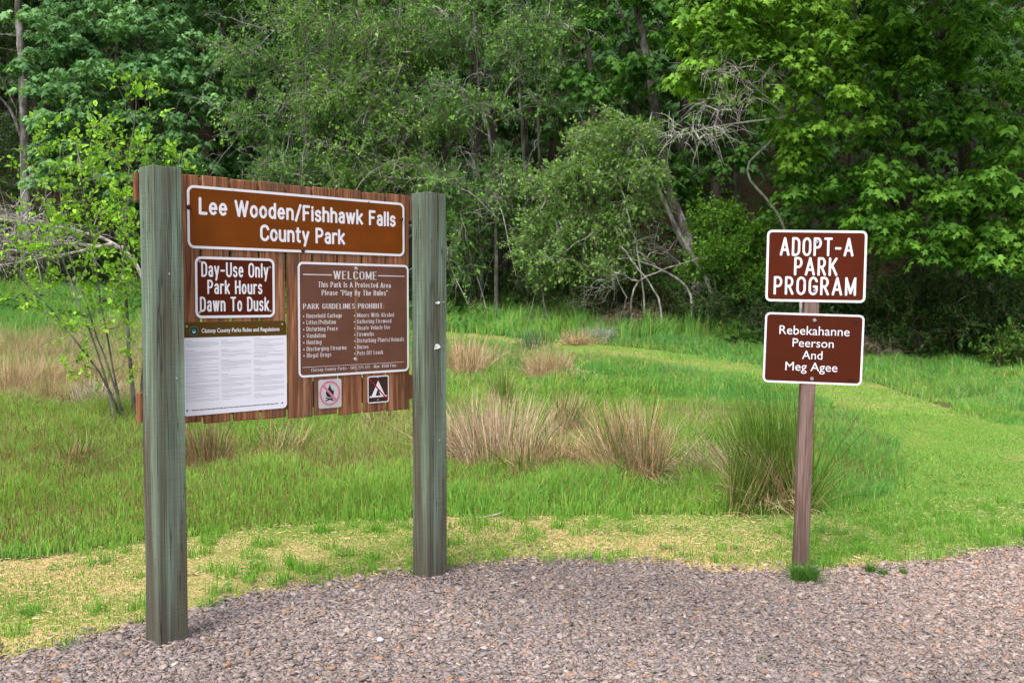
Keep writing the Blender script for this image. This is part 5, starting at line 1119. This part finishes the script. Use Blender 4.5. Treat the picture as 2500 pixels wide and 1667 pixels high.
# --- rush tussocks: each one a thing
def rush(label, px, py, h, ng, ndry, spread, seed, lean=(0, 0), cg=((.10, .24, .022), (.25, .38, .06)), cdry=((.40, .23, .10), (.72, .56, .37)), mat_n=0, r0=.10, wd=.0062, name='rush_tussock', dl=.86, dlean=(0, 0)):
    rg = np.random.default_rng(seed); b = G(px, py)
    root = empty(name, b, label, 'rush clump', 'rush tussocks in the meadow')
    ks = 7; sc2 = rg.normal(0, .5*r0, (ks, 2)); sl = rg.normal(0, .09, (ks, 2)); sh = rg.uniform(.76, 1.08, ks); dryparts = []
    def stems_(n, cols, hh, sp, nm, mt, lean_):
        a = rg.uniform(0, 2*np.pi, n); q = np.sqrt(rg.random(n)); si = rg.integers(0, ks, n)
        off = np.stack([np.cos(a)*q*r0*.55+sc2[si, 0], np.sin(a)*q*r0*.55+sc2[si, 1], 0*a], 1)
        ln = np.abs(rg.normal(0, 1, n))*sp*rg.uniform(.6, 1.5, n)
        D = np.stack([np.cos(a)*ln+rg.normal(0, .08, n)+lean_[0], np.sin(a)*ln+rg.normal(0, .08, n)+lean_[1]], 1)
        fl = rg.random(n) < .10; D[fl] *= rg.uniform(2.5, 6, fl.sum())[:, None]; D += sl[si]; l = hh*rg.uniform(.45, 1.12, n)*sh[si]; lt = np.linalg.norm(D, axis=1); z = l/np.sqrt(1+lt**2)
        P0 = b+off; m_ = 5; t = np.linspace(0, 1, m_)[None, :, None]
        dz = np.stack([D[:, 0], D[:, 1], np.ones(n)], 1)*z[:, None]
        pts = P0[:, None]+dz[:, None]*t+np.concatenate([D*z[:, None]*.35, -(.22*lt**2*z)[:, None]], 1)[:, None]*(t**2)
        pts[..., 2] = np.maximum(pts[..., 2], b[2]+.01)
        R = (wd*.5*rg.uniform(.7, 1.3, (n, 1)))*np.array([1, 1, .9, .7, .2])[None]
        v, f = tubes(pts, R, 3)
        pts += np.cumsum(rg.normal(0, .012, (n, m_, 3))*np.array([1, 1, .2])*l[:, None, None], 1)
        br = rg.random(n) < .14          # broken, hanging stems
        pts[br, 3:, 2] -= (l[br]*rg.uniform(.1, .35, br.sum()))[:, None]*np.array([.5, 1.0]); pts[..., 2] = np.maximum(pts[..., 2], b[2]+.01)
        c = np.repeat(tintcol(cols, n, rg, None, .22), m_*3, 0)
        if nm == 'dry_stems' and dryparts: (v, f), c = cat([(v, f), dryparts[0][:2]]), np.concatenate([c, dryparts[0][2]])
        npmesh(nm, v, f, mt, c, parent=root)
    if ng: stems_(ng, cg, h, spread, 'green_stems', M_GRASS, lean)
    nt_ = int(ndry*.35)+40      # matted dead thatch round the foot
    a = rg.uniform(0, 2*np.pi, nt_); rr2 = np.abs(rg.normal(0, .8, nt_))*r0; p0 = b+np.stack([np.cos(a)*rr2, np.sin(a)*rr2, rg.uniform(.02, .14, nt_)], 1)
    a2 = a+rg.normal(0, .9, nt_); ll = rg.uniform(.10, .34, nt_)[:, None]; dd = np.stack([np.cos(a2), np.sin(a2), rg.normal(.05, .35, nt_)], 1)
    tp = np.stack([p0, p0+dd*ll*.5+np.array([0, 0, .03]), p0+dd*ll-np.array([0, 0, .06])], 1); tp[..., 2] = np.maximum(tp[..., 2], b[2]+.01)
    v, f = tubes(tp, np.array([wd*.45, wd*.4, wd*.15])[None]*np.ones((nt_, 1)), 3); dryparts.append((v, f, np.repeat(tintcol(cdry, nt_, rg, None, .3), 9, 0)))
    if ndry: stems_(ndry, cdry, h*dl, spread*1.45, 'dry_stems', M_DRY, (lean[0]*1.5+dlean[0], lean[1]*1.5+dlean[1]))
    return root
rush('tall dense green rush tussock with dead straw skirt, behind the slim sign post', 1762, 1172, 1.02, 950, 380, .17, 201, (-.01, 0), r0=.22, wd=.0046, dl=.66, dlean=(-.12, -.05), cg=((.10, .22, .025), (.24, .38, .06)))
rush('fox brown rush tussock fanning left, midway between board and slim post', 1447, 1118, .80, 240, 1100, .16, 202, (-.06, 0), r0=.19)
rush('wide bleached tan rush tussock nearest to the right post', 1140, 1080, .82, 90, 1200, .19, 203, (-.05, 0), cdry=((.44, .29, .17), (.74, .59, .42)), r0=.32)
rush('upright tan and green rush behind the fox brown tussock', 1300, 1020, .70, 130, 330, .16, 204, r0=.12)
rush('brown rush tussock seen under the board beside the left post', 470, 1105, .66, 200, 600, .15, 205, r0=.15, cdry=((.24, .13, .065), (.44, .31, .20)))
rush('small spiky rush on the left lawn edge, with a few bleached stalks leaning right', 180, 1100, .52, 200, 150, .20, 206, (.06, 0), r0=.10)
rush('thin dry rush under the board near the right post', 875, 1015, .62, 120, 240, .18, 207, r0=.12)
rush('sparse rusty rush seen under the middle of the board', 640, 1070, .56, 70, 110, .26, 208, r0=.14)
rush('dry straw tussock just right of the right post near the path', 1080, 858, .85, 60, 620, .14, 209, r0=.45, wd=.007)
rush('round dry straw tussock below the path curve', 1275, 872, .75, 60, 640, .16, 210, r0=.42, wd=.007)
rush('dark green slender rush behind the bleached tussock', 1158, 945, .62, 200, 60, .10, 211, r0=.10)
rush('low tan rush between the bleached and fox brown tussocks', 1235, 1090, .55, 140, 620, .30, 212, r0=.30)
rush('bleached rush tussock at the far left edge in the tall dry grass', 45, 915, .80, 60, 520, .18, 213, r0=.24, wd=.006)
rush('second bleached rush tussock from the left edge', 105, 905, .62, 30, 300, .18, 214, r0=.18, wd=.006)
rush('pale dead rush mound at the foot of the sapling', 225, 945, .60, 20, 420, .34, 215, r0=.25, wd=.006, cdry=((.40, .32, .26), (.62, .54, .46)))
rush('bluish green grass tussock beside the bare path', 1215, 805, .60, 200, 40, .2, 216, r0=.35, wd=.010, cg=((.08, .20, .07), (.15, .30, .12)))
rush('dry brush clump left of the dead stalks along the path', 1330, 792, .5, 30, 240, .4, 217, r0=.3, wd=.009)
rush('low straw mat leaning over beside the tall green tussock', 1660, 1120, .62, 40, 420, .62, 218, (-.25, -.1), r0=.22, cdry=((.36, .27, .18), (.60, .49, .36)))
# matted mound of flattened straw
bm = bmesh.new(); b = G(1535, 1095); n1, n2 = 22, 12
for i in range(n1+1):
    for j in range(n2+1):
        u, v = i/n1*2-1, j/n2*2-1; hgt = max(0, 1-u*u*.9-v*v*.9)
        bm.verts.new((u*.36+.1*v, v*.30, .20*hgt*(1+.5*u*-1)+.012*math.sin(u*31+v*9)+.01*math.sin(v*27)-.03))
bm.verts.ensure_lookup_table()
for i in range(n1):
    for j in range(n2): q0 = i*(n2+1)+j; bm.faces.new([bm.verts[k] for k in (q0, q0+n2+1, q0+n2+2, q0+1)])
mt, ntm, bs = mat_new('matted_straw'); g_ = noise(ntm, 1, 5, mapping(ntm, (14, 120, 40), rot=(0, 0, .5)), .6, .5)
ntm.links.new(ramp(ntm, g_, [(.32, (.20, .12, .06)), (.5, (.40, .26, .15)), (.7, (.55, .41, .27))]), bs.inputs['Base Color']); bs.inputs['Roughness'].default_value = .9; bump(ntm, bs, g_, .8, .02)
mo = bmobj('straw_mound', bm, mt, smooth=True); mo.location = b; tag(mo, 'smooth orange tan mound of flattened straw right of the fox brown tussock', 'straw mound')

# --- small tufts at the gravel edge
def tuft(label, px, py, h, n, sp, seed, r0, wd=.0028):
    rg = np.random.default_rng(seed); b = G(px, py); a = rg.uniform(0, 2*np.pi, n); q = np.sqrt(rg.random(n))*r0
    P = b+np.stack([np.cos(a)*q, np.sin(a)*q, 0*a], 1); ln = rg.random(n)*sp
    v, f = blades(P, h*rg.uniform(.6, 1.1, n), np.full(n, wd), np.stack([np.cos(a)*ln, np.sin(a)*ln], 1)+rg.normal(0, .12, (n, 2)), rg)
    o = npmesh('grass_tuft', v, f, M_GRASS, np.repeat(tintcol([(.055, .16, .022), (.13, .28, .05)], n, rg), 5, 0)); tag(o, label, 'grass tuft', 'grass tufts growing in the gravel')
tuft('bushy dark green grass tuft growing around the foot of the slim post', 1847, 1336, .125, 800, 1.6, 221, .065)
tuft('round grass tuft in gravel, largest of the three right of the slim post', 1999, 1318, .075, 150, .8, 222, .025)
tuft('small grass tuft in gravel, middle of the three right of the slim post', 2028, 1324, .06, 110, .8, 223, .022)
tuft('thin yellowish grass tuft in gravel, rightmost of the three', 2074, 1322, .06, 70, .7, 224, .02)
tuft('sparse pale sprout in the gravel near the bottom edge', 1748, 1522, .05, 14, .9, 225, .02)
# twig and the white chip
b = G(1120, 1196); v, f = tubes(resamp([b+[-.10, -.02, .02], b+[0, .02, .03], b+[.07, .01, .045], b+[.12, .05, .06]], 8)[None], np.linspace(.007, .004, 8)[None], 6)
tag(npmesh('stick', v, f, M_DEAD, smooth=True), 'short bare stick lying on the mown strip right of the right post', 'stick')
b = G(873, 1478); bm = bmesh.new(); bmesh.ops.create_icosphere(bm, subdivisions=2, radius=1)
for v in bm.verts: v.co = Vector((v.co.x*.016*(1+.2*math.sin(v.co.y*7)), v.co.y*.012, v.co.z*.011*(1+.2*math.sin(v.co.x*9))))
mo = bmobj('white_stone', bm, M_PAPER, smooth=True); mo.location = b+np.array([0, 0, .018]); tag(mo, 'single white stone lying in the gravel between the posts, near the bottom', 'stone')

# --- the wood on the hillside behind: one far mass
rg = np.random.default_rng(300); Pm = []
nT = 150; tx = rg.uniform(-46, 46, nT); ty = rg.uniform(38, 62, nT); tz = terr(tx, ty); hh = rg.uniform(9, 16, nT)
tv = tubes(np.stack([np.stack([tx+rg.normal(0, .6, nT)*t, ty+0*tx, tz+hh*t*.9-.3*(t == 0)], 1) for t in (0, .5, 1)], 1), np.stack([.22+0*tx, .16+0*tx, .05+0*tx], 1)*rg.uniform(.6, 1.2, (nT, 1)), 6)
C = []; B = []
for i in range(nT):
    n = 46; u = rg.uniform(.22, 1.0, n); r = 3.0*np.sin(np.pi*np.clip(u, .12, .97))**.7
    a = rg.uniform(0, 2*np.pi, n); q = np.sqrt(rg.random(n))*r
    C.append(np.stack([tx[i]+np.cos(a)*q, ty[i]+np.sin(a)*q, tz[i]+hh[i]*u], 1)); B.append(np.full((n, 1), rg.random()))
C = np.concatenate(C); B = np.concatenate(B); m = 11; n = len(C)*m
a = rg.uniform(0, 2*np.pi, n); H = np.stack([np.cos(a), np.sin(a), 0*a], 1); r_ = rg.uniform(.1, .6, n)[:, None]
P = np.repeat(C, m, 0)+H*r_+np.array([0, 0, .2])-r_*np.array([0, 0, .5])+rg.normal(0, .1, (n, 3))
lv, lf, tn = leaves('maple', P, H+np.array([0, 0, -.7]), H*.4+np.array([0, 0, 1.])+rg.normal(0, .3, (n, 3)), .40*np.exp(rg.normal(0, .25, n)))
c = tintcol([(.022, .066, .014), (.062, .15, .034)], n, rg, np.repeat(B, m, 0), .2)  # hillside leaf colours lowered to carry the shade of the wood
tk = np.broadcast_to(np.array([.06, .05, .04]), (len(tv[0]), 3))
tf = np.concatenate([tv[1][:, [0, 1, 2]], tv[1][:, [0, 2, 3]]])
V, F = cat([(lv, lf), (tv[0], tf)])
tag(npmesh('far_wood', V, F, M_LEAF, np.concatenate([np.repeat(c, tn, 0), tk])), 'dense dim broadleaf wood covering the hillside behind everything', 'woodland', kind='stuff')
